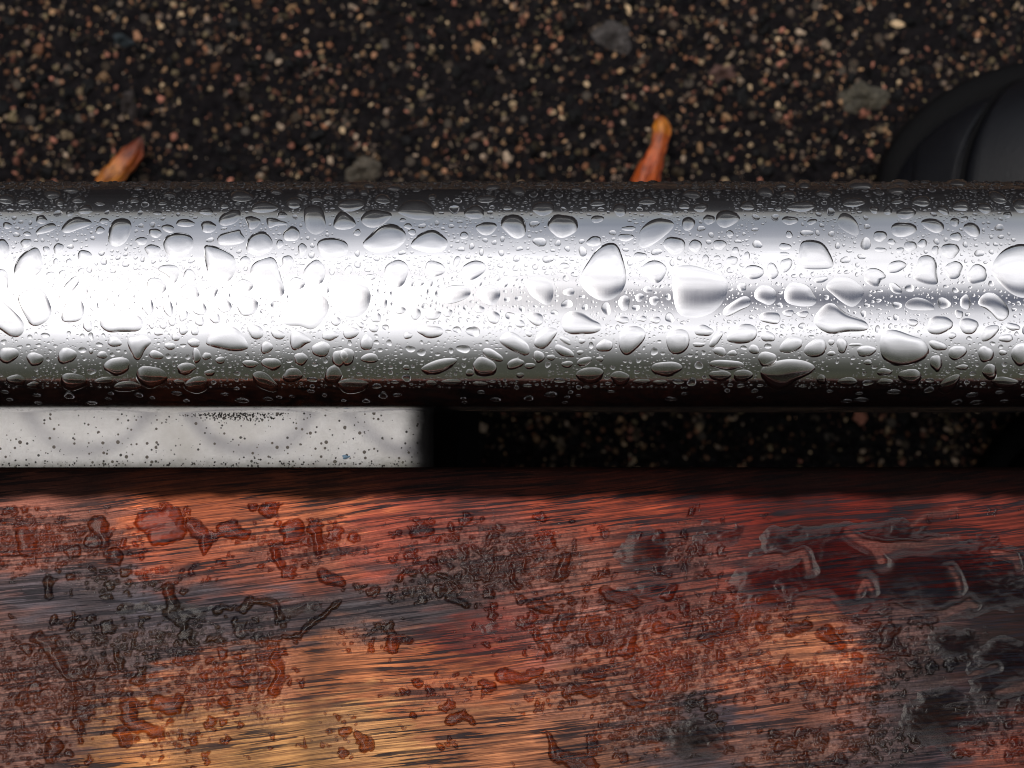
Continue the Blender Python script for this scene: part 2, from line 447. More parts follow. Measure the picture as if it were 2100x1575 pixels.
for sx in (-1, 1):                       # rounded end caps
    V = []; kk = 10
    for j in range(kk + 1):
        a = j / kk * math.pi / 2
        for i in range(64):
            q = 2 * math.pi * i / 64
            V.append((sx * (.62 + .008 * math.sin(a)), R * math.cos(a) * math.sin(q), R * math.cos(a) * math.cos(q)))
    mesh_obj('end_cap', V, grid_faces(kk + 1, 64, True), steel, rail)

# ---------------------------------------------------------------- white support
wm, g, b = material('white_stone')
co = g.coord()
n1 = g.noise(co, 900, 5, .7); n2 = g.noise(co, 45, 4, .6)
c = g.mix(g.lin(n1, .3, .7), (.82, .805, .785), (.93, .92, .905))
c = g.mix(g.lin(n2, .42, .72, 0, .75), c, (.52, .49, .43))
sp = g.node('ShaderNodeSeparateXYZ'); g.l.new(co, sp.inputs[0])
# ring shaped grey marks in a row, partly hidden under the tube
xx, yy = sp.outputs[0], sp.outputs[1]
xw = g.m('ADD', xx, g.m('MULTIPLY', g.m('SUBTRACT', g.noise(co, 120, 2), .5), .004))
cell = g.m('SUBTRACT', g.m('MODULO', g.m('ADD', xw, 1.0139), .0305), .01525)
rr = g.m('SQRT', g.m('ADD', g.m('MULTIPLY', cell, cell), g.m('POWER', g.m('ABSOLUTE', g.m('ADD', yy, -.0004)), 2.0)))
ring = g.m('MULTIPLY', g.ss(g.m('ABSOLUTE', g.m('SUBTRACT', rr, .0128)), .0026, .0), g.lin(n2, .3, .6, .5, 1))
c = g.mix(g.m('MULTIPLY', ring, .62), c, (.26, .255, .30))
# dirt specks of several sizes
def specks(scale, th, keep):
    vd = g.vor(co, scale); vc = g.node('ShaderNodeSeparateColor'); g.l.new(g.vor(co, scale, out=1), vc.inputs[0])
    r_ = g.m('MULTIPLY', vc.outputs[1], th)
    return g.m('MULTIPLY', g.m('LESS_THAN', vd, r_), g.m('GREATER_THAN', vc.outputs[0], keep))
c = g.mix(specks(900, .24, .55), c, (.05, .045, .04))
c = g.mix(specks(1100, .4, .6), c, (.12, .10, .08))
c = g.mix(specks(190, .08, .88), c, (.012, .011, .012))
grime = g.m('MULTIPLY', g.ss(g.m('ADD', yy, g.m('MULTIPLY', g.noise(co, 500, 4, .7), .002)), -.0125, -.0152), .75)
c = g.mix(grime, c, (.10, .10, .06))
edge_shade = g.ss(g.m('ADD', g.m('SUBTRACT', xx, .0725), g.m('MULTIPLY', g.noise(co, 300, 4, .6), .002)), -.0050, -.0005)  # fade to black at the right end, shade put into the colour
c = g.mix(g.m('MULTIPLY', edge_shade, .985), c, (.008, .007, .007))
g.l.new(c, b.inputs['Base Color']); b.inputs['Roughness'].default_value = .5
g.l.new(g.bump(n1, .0003, .4), b.inputs['Normal'])
LZ = -.0095
def support(x0, x1, label):
    # a block with rounded vertical arrises and a crown that rolls over at the ends
    root = empty('bench_support', ((x0 + x1) / 2, 0, GZ)); hw = (x1 - x0) / 2
    rad = .0068; K = 14
    prof = []
    for k in range(K + 1):
        a = k / K * math.pi / 2
        prof.append((hw - rad + rad * math.sin(a), LZ - rad + rad * math.cos(a)))
    prof += [(hw - .0003, LZ - rad - .0015), (hw - .003, LZ - rad - .002)]
    sec = [(-x, z) for x, z in reversed(prof)] + [(-hw * .5, LZ), (0, LZ), (hw * .5, LZ)] + prof
    ys = np.linspace(-.118, .0120, 40)
    pv = []; pr = [(hw - .0032, LZ - rad - .0018), (hw - .0032, -.20), (hw - .0032, GZ + .006), (hw + .004, GZ + .005), (hw + .004, GZ - .001)]
    loop = []
    for y0, y1, sg in ((-.115, .012, 1), (.012, -.115, -1)):
        loop += [(sg, y) for y in np.linspace(y0, y1, 12)]
    pv = [(sg * x, y, z - GZ) for x, z in pr for sg, y in loop]
    mesh_obj('pillar', pv, grid_faces(len(pr), len(loop), True), rubber, root, smooth=False)
    V = [(x, y, z - GZ) for y in ys for x, z in sec]
    n = len(sec); f = [tuple(q) for q in grid_faces(len(ys), n)] + [tuple(range(n)), tuple(range(len(V) - 1, len(V) - 1 - n, -1))]
    mesh_obj('cap', V, f, wm, root)
    tag(root, label, 'bench support', 'bench supports')
    return root
sup = support(-.160, -.0150, 'white speckled bench support showing in the gap at left')

# added dark sheet hidden under the tube, keeps light out of the gap
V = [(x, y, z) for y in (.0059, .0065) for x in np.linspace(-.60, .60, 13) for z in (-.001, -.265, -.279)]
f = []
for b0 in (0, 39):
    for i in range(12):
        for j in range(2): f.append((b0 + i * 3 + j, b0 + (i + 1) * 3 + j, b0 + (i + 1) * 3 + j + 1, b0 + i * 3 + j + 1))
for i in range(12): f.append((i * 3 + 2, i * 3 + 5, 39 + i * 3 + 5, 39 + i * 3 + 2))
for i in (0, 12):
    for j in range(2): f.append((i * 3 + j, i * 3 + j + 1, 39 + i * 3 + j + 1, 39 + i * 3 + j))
ap = mesh_obj('shade_sheet', [(x, y - YC, z - .016) for x, y, z in V], f, rubber, rail, smooth=False)
# wet grit along the joint between the support and the steel tube
r = np.random.default_rng(5); V = []; Fc = []
for k in range(520):
    if k < 240: px, py = r.normal(485, 55), 847 + abs(r.normal(0, 8))
    elif k < 400: px, py = r.uniform(0, 860), 956 - abs(r.normal(0, 6))
    else: px, py = r.uniform(0, 870), r.uniform(850, 957)
    s = r.uniform(.00007, .00022) * (1 if k < 400 else .8)
    sc_ = (CAMZ - LZ) / F
    P = np.array([(px - 1050) * sc_, (787.5 - py) * sc_, LZ])
    V.append(IV * s * r.uniform(.6, 1.3, (12, 3)) * [1, 1, .6] + P); Fc.append(IF + k * 12)
gm, g, b = material('dark_grit'); b.inputs['Base Color'].default_value = (.018, .014, .010, 1); b.inputs['Roughness'].default_value = .5
gr = mesh_obj('grit', np.concatenate(V), np.concatenate(Fc), gm)
tag(gr, 'black grit and dirt specks on the white bench support', 'grit', kind='stuff')
bm_, g, b = material('blue_fleck'); b.inputs['Base Color'].default_value = (.22, .36, .50, 1); b.inputs['Roughness'].default_value = .6
sc_ = (CAMZ - LZ) / F; V = []
for j, (s, z) in enumerate(((0, .00045), (.5, .0004), (.85, .0002), (1, -.0001))):
    for i in range(14):
        a = 2 * math.pi * i / 14; q = 1 + .25 * math.sin(3 * a + 1) + .15 * math.sin(5 * a)
        V.append(((s * q * 8 * math.cos(a)) * sc_, s * q * 4.5 * math.sin(a) * sc_, z))
fl = mesh_obj('paint_fleck', V, grid_faces(4, 14, True), bm_); fl.location = ((709 - 1050) * sc_, (787.5 - 937) * sc_, LZ)
tag(fl, 'tiny pale blue paint fleck on the white bench support', 'paint fleck')

# ================================================================ wooden slat
WT, WB, WY, WR = .014, -.0093, -.0155, .006
WS = F / (CAMZ - WT)
def blend_tone(PX, PY):  # grey-blue entries paint sky reflection on wet wood into its colour
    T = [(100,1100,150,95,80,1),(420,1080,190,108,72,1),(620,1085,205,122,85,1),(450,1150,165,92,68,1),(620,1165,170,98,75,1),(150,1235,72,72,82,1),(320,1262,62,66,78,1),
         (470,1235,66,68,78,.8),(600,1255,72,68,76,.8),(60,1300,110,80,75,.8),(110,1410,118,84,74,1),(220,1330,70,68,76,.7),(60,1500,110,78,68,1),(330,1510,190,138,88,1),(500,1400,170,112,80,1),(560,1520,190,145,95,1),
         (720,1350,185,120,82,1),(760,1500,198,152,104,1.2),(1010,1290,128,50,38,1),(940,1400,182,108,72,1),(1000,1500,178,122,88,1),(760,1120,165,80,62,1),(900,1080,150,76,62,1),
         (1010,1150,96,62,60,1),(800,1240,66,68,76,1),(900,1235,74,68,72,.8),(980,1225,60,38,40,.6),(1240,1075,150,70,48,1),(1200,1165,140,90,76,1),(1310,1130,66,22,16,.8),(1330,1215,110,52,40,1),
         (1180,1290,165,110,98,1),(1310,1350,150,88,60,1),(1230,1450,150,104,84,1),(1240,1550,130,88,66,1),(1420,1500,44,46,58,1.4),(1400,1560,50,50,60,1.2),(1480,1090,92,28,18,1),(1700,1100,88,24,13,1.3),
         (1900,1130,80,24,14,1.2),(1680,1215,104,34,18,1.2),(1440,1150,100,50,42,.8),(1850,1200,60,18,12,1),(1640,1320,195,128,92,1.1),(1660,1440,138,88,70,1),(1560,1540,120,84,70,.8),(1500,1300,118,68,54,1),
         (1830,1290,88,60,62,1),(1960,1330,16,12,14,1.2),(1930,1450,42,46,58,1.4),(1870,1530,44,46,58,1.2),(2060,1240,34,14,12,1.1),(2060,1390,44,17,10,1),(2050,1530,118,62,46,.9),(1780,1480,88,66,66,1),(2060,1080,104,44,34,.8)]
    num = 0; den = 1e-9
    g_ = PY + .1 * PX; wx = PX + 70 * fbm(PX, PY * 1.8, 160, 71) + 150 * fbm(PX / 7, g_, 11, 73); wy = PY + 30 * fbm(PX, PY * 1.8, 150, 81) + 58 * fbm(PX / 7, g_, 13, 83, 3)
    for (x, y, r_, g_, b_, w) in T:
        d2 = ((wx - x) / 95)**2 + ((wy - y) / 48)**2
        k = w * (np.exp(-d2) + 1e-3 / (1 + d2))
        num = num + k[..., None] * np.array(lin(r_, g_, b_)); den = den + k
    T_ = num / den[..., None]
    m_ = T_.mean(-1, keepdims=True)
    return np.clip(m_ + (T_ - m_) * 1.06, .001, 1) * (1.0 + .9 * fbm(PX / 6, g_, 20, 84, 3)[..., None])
def seg_dist(PX, PY, pts):
    best = np.full(PX.shape, 1e9)
    for (x0, y0, w0), (x1, y1, w1) in zip(pts[:-1], pts[1:]):
        dx_, dy_ = x1 - x0, y1 - y0; L = dx_ * dx_ + dy_ * dy_
        t = np.clip(((PX - x0) * dx_ + (PY - y0) * dy_) / L, 0, 1)
        q = np.hypot(PX - x0 - t * dx_, PY - y0 - t * dy_) - (w0 + (w1 - w0) * t)
        best = np.minimum(best, q)
    return best
def splat(PX, PY, L):
    m = 0
    for x, y, rx, ry, w in L: m = np.maximum(m, w * np.exp(-((PX - x) / rx)**2 - ((PY - y) / ry)**2))
    return m
STEP = 1.7
gpxs = np.arange(-130, 2232, STEP); gpys = np.arange(1000, 1640, STEP)
PXg, PYg = np.meshgrid(gpxs, gpys, indexing='ij')
# thickness field (in photo px; 11.5 px = 1 mm)
MICRO = [(80,1110,190,70,1),(260,1190,170,30,.8),(620,1120,160,50,.75),(120,1400,230,110,1),(330,1320,200,60,.9),(430,1400,110,90,.8),(540,1370,60,120,.9),(1020,1150,190,75,1.1),(900,1210,150,30,.9),
         (1230,1290,190,70,1),(1370,1370,150,90,1),(1330,1480,120,90,.9),(1500,1280,140,70,1),(1560,1380,90,60,.8),(1750,1400,130,70,1),(1650,1540,160,60,.8),(2030,1500,100,70,.8),(1830,1320,130,60,.9),
         (740,1300,90,40,.6),(700,1500,60,60,.4),(900,1420,120,40,.5),(1150,1420,90,50,.6),(40,1500,120,90,.9),(1780,1520,120,60,.9),(350,1500,110,70,.6),(1400,1140,110,60,.7)]
mm = splat(PXg, PYg, MICRO)
wX = PXg + 10 * fbm(PXg, PYg, 46, 5); wY = PYg + 8 * fbm(PXg, PYg, 40, 6)
n_a = fbm(wX, wY * 1.25, 15, 31, 2); n_b = fbm(wX, wY * 1.25, 34, 41, 3); n_c = fbm(wX, wY, 90, 51, 3)
def beads(cell, rlo, rhi, keep, seed):
    r = np.random.default_rng(seed); N = 512
    jx, jy, rr_, kp = r.uniform(.1, .9, (N, N)), r.uniform(.1, .9, (N, N)), r.uniform(0, 1, (N, N)), r.uniform(0, 1, (N, N))
    ew = PXg + cell * .38 * fbm(PXg, PYg, 19, seed + 1, 2); eh = PYg + cell * .34 * fbm(PXg, PYg, 15, seed + 2, 2)
    ci, cj = np.floor(ew / cell).astype(int), np.floor(eh / cell).astype(int); best = np.full(PXg.shape, -9.)
    for a in (-1, 0, 1):
        for c_ in (-1, 0, 1):
            ii, jj = (ci + a) % N, (cj + c_) % N
            dd = np.hypot(ew - (ci + a + jx[ii, jj]) * cell, (eh - (cj + c_ + jy[ii, jj]) * cell) * 1.15)
            q = rlo + (rhi - rlo) * rr_[ii, jj]**1.7 - dd
            best = np.maximum(best, np.where(kp[ii, jj] < keep, q, -9.))
    return best
cover = mm + .45 * n_c + .25 * n_b
f_micro = np.maximum((n_a + .55 * n_b + (mm - .80) * .9) * 9, np.where(cover > .42, beads(13, 2.4, 6.5, .85, 301), -6))
f_micro = np.maximum(f_micro, np.where(cover > .22, beads(34, 6, 18, .78, 311), -6))
f_micro = np.maximum(f_micro, beads(60, 3, 9, .3, 321))
f_micro = np.where(mm > .12, f_micro, np.minimum(f_micro, beads(60, 3, 9, .3, 321)))
FILM = [(1820,1170,330,85,1.25),(1560,1190,90,50,.9),(1750,1130,260,70,1.1),(1480,1100,90,40,.8),(1320,1130,70,55,1),(1950,1200,190,80,1.1),(1700,1215,110,50,1.1),(1330,1210,90,30,.9),(350,1250,180,26,.7),(600,1245,90,26,.7),(1010,1290,110,30,.55),
        (2050,1380,80,110,1),(1930,1470,90,90,.95),(1420,1520,110,60,.85),(1960,1320,80,45,.9),(1560,1230,90,40,.7)]
fm = splat(PXg, PYg, FILM)
f_film = (fm - .50 + .35 * n_c + .16 * n_b) * 26
# traced clear drops and worms: x, y, half-width in px
BLOBS = [ # clear drops
 [(300,1070,22),(345,1060,26),(365,1085,20),(325,1095,26)], [(395,1075,17),(420,1100,18),(415,1130,10)], [(200,1075,18),(215,1110,15),(208,1125,7)], [(235,1140,19)], [(50,1095,24),(60,1125,22)],
 [(470,1085,22),(500,1095,12)], [(520,1035,14)], [(550,1045,18),(565,1030,14)], [(560,1130,12),(575,1160,11),(585,1172,4)], [(600,1090,26),(590,1110,12)], [(645,1085,20),(650,1100,16),(655,1130,10)],
 [(660,1180,14),(700,1195,10)], [(95,1190,12),(105,1225,6)], [(345,1210,15),(355,1240,15),(345,1255,12),(385,1290,9),(395,1320,7)], [(150,1260,6),(145,1290,8)],
 [(80,1310,16),(120,1350,17),(150,1400,9),(155,1450,7),(170,1500,10)], [(175,1375,16)], [(440,1255,9),(460,1240,9),(480,1245,8)], [(497,1255,9),(520,1228,9),(560,1235,10),(578,1270,9)],
 [(555,1310,6),(620,1305,7),(640,1275,8),(690,1240,9)], [(165,1370,10)], [(240,1330,7),(250,1370,8)], [(280,1400,12),(300,1370,6)], [(320,1440,16),(355,1450,18),(370,1430,12)], [(265,1440,16),(270,1480,18),(310,1500,14),(335,1505,8)],
 [(250,1505,18),(258,1522,13)], [(430,1310,9),(445,1305,9)], [(460,1440,14)], [(565,1345,14),(572,1375,10),(560,1420,12)], [(540,1310,10)], [(480,1400,16),(500,1405,12)], [(110,1530,18),(100,1555,12)], [(40,1440,12),(50,1420,9)],
 [(808,1312,16),(805,1325,15)], [(838,1313,8)], [(758,1320,8)], [(855,1400,10)], [(1003,1408,14),(990,1400,9)], [(750,1527,19),(735,1510,10)], [(843,1470,8)], [(900,1530,8)], [(920,1480,10),(950,1465,12),(975,1480,6)], [(1030,1385,14),(1060,1392,14),(1110,1378,10)],
 [(1150,1285,18),(1160,1265,10)], [(1220,1310,18),(1210,1305,14),(1235,1295,6)], [(1295,1310,16),(1285,1330,20)], [(1125,1340,10),(1110,1320,9)], [(1160,1420,9)], [(1230,1390,9),(1200,1385,9)], [(1175,1415,9),(1210,1420,14),(1230,1408,8)],
 [(1120,1500,5),(1140,1545,14),(1170,1560,18),(1210,1570,20)], [(1280,1430,14),(1310,1445,15)], [(1340,1400,12)], [(1345,1285,14),(1365,1290,10)], [(1370,1220,18),(1385,1205,12)], [(1250,1225,12),(1300,1235,16),(1240,1215,16)],
 [(905,1180,7),(930,1195,7),(945,1205,6)], [(885,1150,10),(900,1165,6)], [(960,1160,6),(975,1185,6),(1000,1190,7),(1010,1165,6)], [(1045,1150,7),(1050,1180,7),(1060,1200,10)], [(1080,1150,9),(1070,1175,8)], [(1130,1190,7),(1150,1180,12),(1160,1140,13)],
 [(1100,1240,16),(1120,1250,14)], [(920,1225,10),(960,1240,9)], [(830,1170,6),(815,1190,8)], [(850,1095,12),(880,1090,10)], [(1620,1290,14),(1650,1285,14)], [(1560,1290,14)], [(1690,1295,16),(1720,1320,14)], [(1500,1270,20),(1480,1285,12)], [(1470,1300,10),(1440,1310,9)],
 [(1820,1300,22),(1835,1290,14),(1815,1315,16)], [(1800,1345,6),(1860,1340,8)], [(1870,1275,10),(1920,1270,8)], [(1930,1445,5),(1970,1450,9)], [(1975,1490,14),(2010,1485,12)], [(1590,1430,6)], [(1795,1430,9)], [(1600,1530,12),(1620,1520,8)], [(1560,1230,14)],[(2090,1455,12)],[(1990,1432,5)],[(1920,1427,5)]]
f_blob = np.full(PXg.shape, -1e3)
bx_ = PXg + 15 * fbm(PXg, PYg, 38, 61, 3, .6); by_ = PYg + 12 * fbm(PXg, PYg, 32, 62, 3, .6)
for Bl in BLOBS:
    if len(Bl) == 1: Bl = [Bl[0], (Bl[0][0] + 3, Bl[0][1] + 2, Bl[0][2] * .9)]
    xs_, ys_ = [q[0] for q in Bl], [q[1] for q in Bl]
    i0, i1 = np.searchsorted(gpxs, [min(xs_) - 60, max(xs_) + 60]); j0, j1 = np.searchsorted(gpys, [min(ys_) - 60, max(ys_) + 60])
    q = -seg_dist(bx_[i0:i1, j0:j1], by_[i0:i1, j0:j1], Bl)
    f_blob[i0:i1, j0:j1] = np.maximum(f_blob[i0:i1, j0:j1], q)
# raised rims of the film: pale crests crossing the dark red area
CREST = [ [(1735,1090,4),(1770,1112,8),(1800,1125,10),(1880,1118,7),(1965,1105,8)], [(1800,1125,12),(1805,1150,9)], [(1640,1235,12),(1690,1240,14),(1725,1275,14),(1765,1290,10),(1790,1265,8),(1830,1253,12),(1880,1272,14),(1940,1258,9),(1990,1235,8),(2005,1245,5)],
  [(1405,1200,10),(1430,1155,8),(1480,1142,9),(1550,1152,8),(1600,1145,7)], [(1420,1080,6),(1500,1078,8)], [(1870,1075,3),(1900,1058,5),(1960,1048,5)], [(1600,1150,6),(1650,1135,7),(1660,1170,5)], [(1950,1170,4),(1965,1205,5)],
  [(1760,1215,5),(1775,1195,6),(1790,1215,4)], [(2040,1130,6),(2080,1140,9),(2090,1160,5)], [(820,1170,3),(825,1135,5),(850,1105,6),(890,1098,4)], [(1180,1190,12),(1225,1150,16),(1230,1105,12),(1300,1070,6)], [(1245,1195,14),(1310,1180,12),(1345,1180,8)], [(1230,1420,7),(1270,1400,9),(1310,1420,7),(1200,1450,7)],
  [(560,1240,4),(640,1230,5),(700,1225,5)], [(430,1300,5),(560,1298,4)], [(1840,1440,9),(1870,1420,7),(1960,1395,6),(2040,1370,5)], [(2050,1420,5),(2100,1405,8)] ]
crest = np.full(PXg.shape, -50.)
for Cr in CREST: crest = np.maximum(crest, -seg_dist(PXg + 9 * fbm(PXg, PYg, 60, 65, 2), PYg + 8 * fbm(PXg, PYg, 50, 66, 2), Cr))
# metres of water
def prof(f, w, H):                      # f>0 inside, steep rim, flat top
    return np.where(f > 0, H * (1 - np.exp(-np.clip(f, 0, None) / w * 1.6)), f * .05 * H)
f_film = np.minimum(f_film, -crest * .9)
f_micro = np.where(fm - .50 + .35 * n_c > .1, np.minimum(f_micro, -crest), f_micro)
t_mic = prof(f_micro, 5.5, .00052)
t_film = prof(f_film, 12, .00055)
t_blob = prof(f_blob, 11, .00085)
thick = np.maximum(np.maximum(t_mic, t_film), t_blob)
pass
thick = thick + np.where(thick > 0, 1, 0) * (.00003 * fbm(PXg, PYg, 60, 91, 2))
fade = sstep(1022, 1050, PYg + 14 * n_c)
thick = np.where(fade < .5, np.minimum(thick, -.00002), thick)
wet = sstep(-.00001, .00003, thick) * (.62 + .38 * sstep(.00005, .0004, thick))
cw = sstep(-3, 2.5, crest); wet = wet * (1 - .3 * cw)

# --- slat mesh
def section():
    P = []
    P += [(-.135, WB + .002), (-.135, WT - .003), (-.1345, WT - .001), (-.1325, WT)]
    yf = -np.arange(.0217, .076, .0002)[::-1]
    P += [(y, WT) for y in np.linspace(-.13, yf[0] - .003, 12)] + [(y, WT) for y in yf]
    for a in np.linspace(0, math.pi / 2, 40)[1:]: P.append((WY - WR + WR * math.sin(a), WT - WR + WR * math.cos(a)))
    for z in np.linspace(WT - WR - .0006, WB + .0025, 16): P.append((WY, z))
    for a in np.linspace(0, math.pi / 2, 7)[1:]: P.append((WY - .0025 + .0025 * math.cos(a), WB + .0025 - .0025 * math.sin(a)))
    P.append((-.13, WB))
    return np.array(P)
sec = section()
xw = np.concatenate([np.linspace(-.62, -.115, 40), np.arange(-.1138, .1138, .0002), np.linspace(.115, .62, 40)])
XX, JJ = np.meshgrid(xw, np.arange(len(sec)), indexing='ij')
WV = np.stack([XX, sec[JJ, 0], sec[JJ, 1]], -1)
PXw, PYw = 1050 + XX * WS, 787.5 - sec[JJ, 0] * WS
def sample(fld, PX, PY, default=0):
    i = (PX - gpxs[0]) / STEP; j = (PY - gpys[0]) / STEP
    ok = (i >= 0) & (i < len(gpxs) - 1.01) & (j >= 0) & (j < len(gpys) - 1.01)
    i = np.clip(i, 0, len(gpxs) - 1.01); j = np.clip(j, 0, len(gpys) - 1.01)
    a, c_ = i.astype(int), j.astype(int); u, v = i - a, j - c_
    r_ = fld[a, c_] * (1 - u) * (1 - v) + fld[a + 1, c_] * u * (1 - v) + fld[a, c_ + 1] * (1 - u) * v + fld[a + 1, c_ + 1] * u * v
    return np.where(ok, r_, default)
wetv = sample(wet, PXw, PYw, .4); micv = sample(np.maximum(np.clip(mm, 0, 1), .45 * cw), PXw, PYw, .3)
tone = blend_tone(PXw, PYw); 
edge = sstep(1034, 1010, PYw + 12 * fbm(PXw, PYw, 120, 3, 3))      # near-black rounded edge and inner face
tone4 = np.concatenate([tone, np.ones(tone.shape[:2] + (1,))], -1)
f = grid_faces(len(xw), len(sec), True)
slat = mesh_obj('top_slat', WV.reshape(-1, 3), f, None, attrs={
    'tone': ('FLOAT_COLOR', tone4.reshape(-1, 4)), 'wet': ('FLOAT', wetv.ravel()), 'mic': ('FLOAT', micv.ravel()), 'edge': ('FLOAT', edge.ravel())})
wood, g, b = material('wet_hardwood')
co = g.coord()
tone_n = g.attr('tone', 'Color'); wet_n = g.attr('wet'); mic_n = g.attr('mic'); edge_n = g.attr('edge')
# warped grain coordinates: fibres run nearly along x, rising a little to the right
warp = g.noise(g.map(co, (8, 20, 8)), 1.0, 2, .45, out=1)
wv = g.node('ShaderNodeVectorMath', operation='SUBTRACT'); g.l.new(warp, wv.inputs[0]); wv.inputs[1].default_value = (.5, .5, .5)
wv2 = g.node('ShaderNodeVectorMath', operation='MULTIPLY'); g.l.new(wv.outputs[0], wv2.inputs[0]); wv2.inputs[1].default_value = (0, .011, 0)
wv3 = g.node('ShaderNodeVectorMath', operation='ADD'); g.l.new(wv2.outputs[0], wv3.inputs[0]); g.l.new(co, wv3.inputs[1])
gc = g.map(wv3.outputs[0], rot=(0, 0, math.radians(-6)))
fib = g.noise(g.map(gc, (50, 3000, 300)), 1.0, 4, .6)            # fine fibres
pore = g.noise(g.map(gc, (75, 1900, 300), (3, 1, 0)), 1.0, 4, .55)  # dark vessel dashes
pat = g.noise(g.map(gc, (60, 260, 60), (9, 4, 0)), 1.0, 3, .55)
pmask = g.m('MULTIPLY', g.ss(pore, .515, .55), g.ss(pat, .34, .58, .25, 1.0))
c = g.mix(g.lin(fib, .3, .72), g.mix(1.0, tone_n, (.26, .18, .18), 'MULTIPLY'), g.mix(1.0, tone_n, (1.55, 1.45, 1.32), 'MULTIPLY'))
c = g.mix(g.ss(pat, .5, .72, 0, .55), c, g.mix(1.0, c, (.50, .34, .32), 'MULTIPLY'))
# unwetted fibres carry a painted pale pink sky veil; soaked ones deeper and redder
spk = g.noise(co, 2600, 3, .65)
dry = g.mix(1.0, g.mix(.36, c, (.31, .20, .165)), g.mix(g.lin(spk, .35, .65), (.55, .5, .5), (1.3, 1.3, 1.3)), 'MULTIPLY')
wetc = g.mix(1.0, c, (.58, .26, .085), 'MULTIPLY')
dry_veil_m = g.mix(g.m('MULTIPLY', mic_n, 1.0), c, dry)
c = g.mix(wet_n, dry_veil_m, wetc)
c = g.mix(g.m('MULTIPLY', pmask, g.m('SUBTRACT', .95, g.m('MULTIPLY', mic_n, .42))), c, (.008, .006, .010))
fine = g.noise(g.map(gc, (170, 5600, 300), (1, 7, 0)), 1.0, 3, .6)
c = g.mix(g.m('MULTIPLY', g.ss(fine, .50, .58), g.m('SUBTRACT', .55, g.m('MULTIPLY', mic_n, .35))), c, g.mix(1.0, c, (.30, .22, .22), 'MULTIPLY'))
c = g.mix(g.m('MULTIPLY', g.ss(fine, .44, .36), .32), c, g.mix(1.0, c, (1.7, 1.6, 1.5), 'MULTIPLY'))
crk = g.noise(co, 950, 3, .6, .6)                                    # crazed, pitted varnish between the beads
crl = g.m('MULTIPLY', g.ss(g.m('ABSOLUTE', g.m('SUBTRACT', crk, .5)), .030, .004), mic_n)
c = g.mix(g.m('MULTIPLY', crl, .35), c, g.mix(1.0, c, (.26, .14, .10), 'MULTIPLY'))
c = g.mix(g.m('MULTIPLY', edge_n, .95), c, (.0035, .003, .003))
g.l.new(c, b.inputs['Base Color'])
g.l.new(g.mix(wet_n, g.lin(fib, .3, .7, .32, .5), (.3, .3, .3)), b.inputs['Roughness'])
g.l.new(g.m('MULTIPLY', g.m('MULTIPLY', g.m('SUBTRACT', 1.0, edge_n), g.m('SUBTRACT', 1.0, g.m('MULTIPLY', wet_n, .9))), .16), b.inputs['Specular IOR Level'])
spong = g.vor(co, 1500)
hgt = g.m('ADD', g.m('ADD', g.m('MULTIPLY', fib, .5), g.m('MULTIPLY', pmask, -.5)), g.m('MULTIPLY', g.m('MULTIPLY', spong, mic_n), .9))
g.l.new(g.bump(hgt, .0004, .4), b.inputs['Normal'])
slat.data.materials.append(wood)
wood_root = empty('wooden_slat', (0, -.075, 0)); slat.parent = wood_root; slat.matrix_parent_inverse = __import__('mathutils').Matrix.Translation((0, .075, 0))
slat.name = 'board'
tag(wood_root, 'wet reddish brown hardwood bench slat with dark grain', 'wooden slat')
V, e = [], []
for sx in (-1, 1):
    m_ = len(sec); pts = [(sx * .6202, y, z) for y, z in sec[::6]]
    o = mesh_obj('end_grain', pts, [tuple(range(len(pts)))], wood, wood_root, smooth=False); o.matrix_parent_inverse = slat.matrix_parent_inverse

for k in (1, 2, 3):                       # further seat slats, added out of view to keep the gap dark
    r2 = empty('wooden_slat', (.11 * k, -.075 - .1228 * k, 0))
    for ch in list(wood_root.children):
        c_ = ch.copy(); S.collection.objects.link(c_); c_.parent = r2
    tag(r2, ['', 'added second hardwood seat slat from the steel tube, wholly outside the picture', 'added third hardwood seat slat from the steel tube, wholly outside the picture', 'added fourth hardwood seat slat from the steel tube, wholly outside the picture'][k], 'wooden slat')
# --- water lying on the slat
Xg, Yg = (PXg - 1050) / WS, (787.5 - PYg) / WS
zb = np.where(Yg > WY - WR, WT - WR + np.sqrt(np.clip(WR**2 - (Yg - WY + WR)**2, 0, None)), WT)
Z = zb + np.clip(thick, -.00009, .0009)
inside = thick > 0
ni, nj = inside.shape
# connected pools by label propagation on runs (union-find)
par = []
def find(a):
    while par[a] != a: par[a] = par[par[a]]; a = par[a]
    return a
lab = np.zeros((ni, nj), int); prev = []
for i in range(ni):
    row = inside[i]; d_ = np.diff(np.concatenate([[0], row.astype(int), [0]]))
    st, en = np.where(d_ == 1)[0], np.where(d_ == -1)[0]; cur = []
    for a, e_ in zip(st, en):
        k = len(par); par.append(k); cur.append((a, e_, k)); lab[i, a:e_] = k + 1
    p = 0
    for a, e_, k in cur:
        for (pa, pe, pk) in prev:
            if pa < e_ and pe > a:
                ra, rb = find(k), find(pk)
                if ra != rb: par[ra] = rb
    prev = cur
roots = np.array([find(k) for k in range(len(par))] + [-1]); labr = np.where(lab > 0, roots[lab - 1], -1)
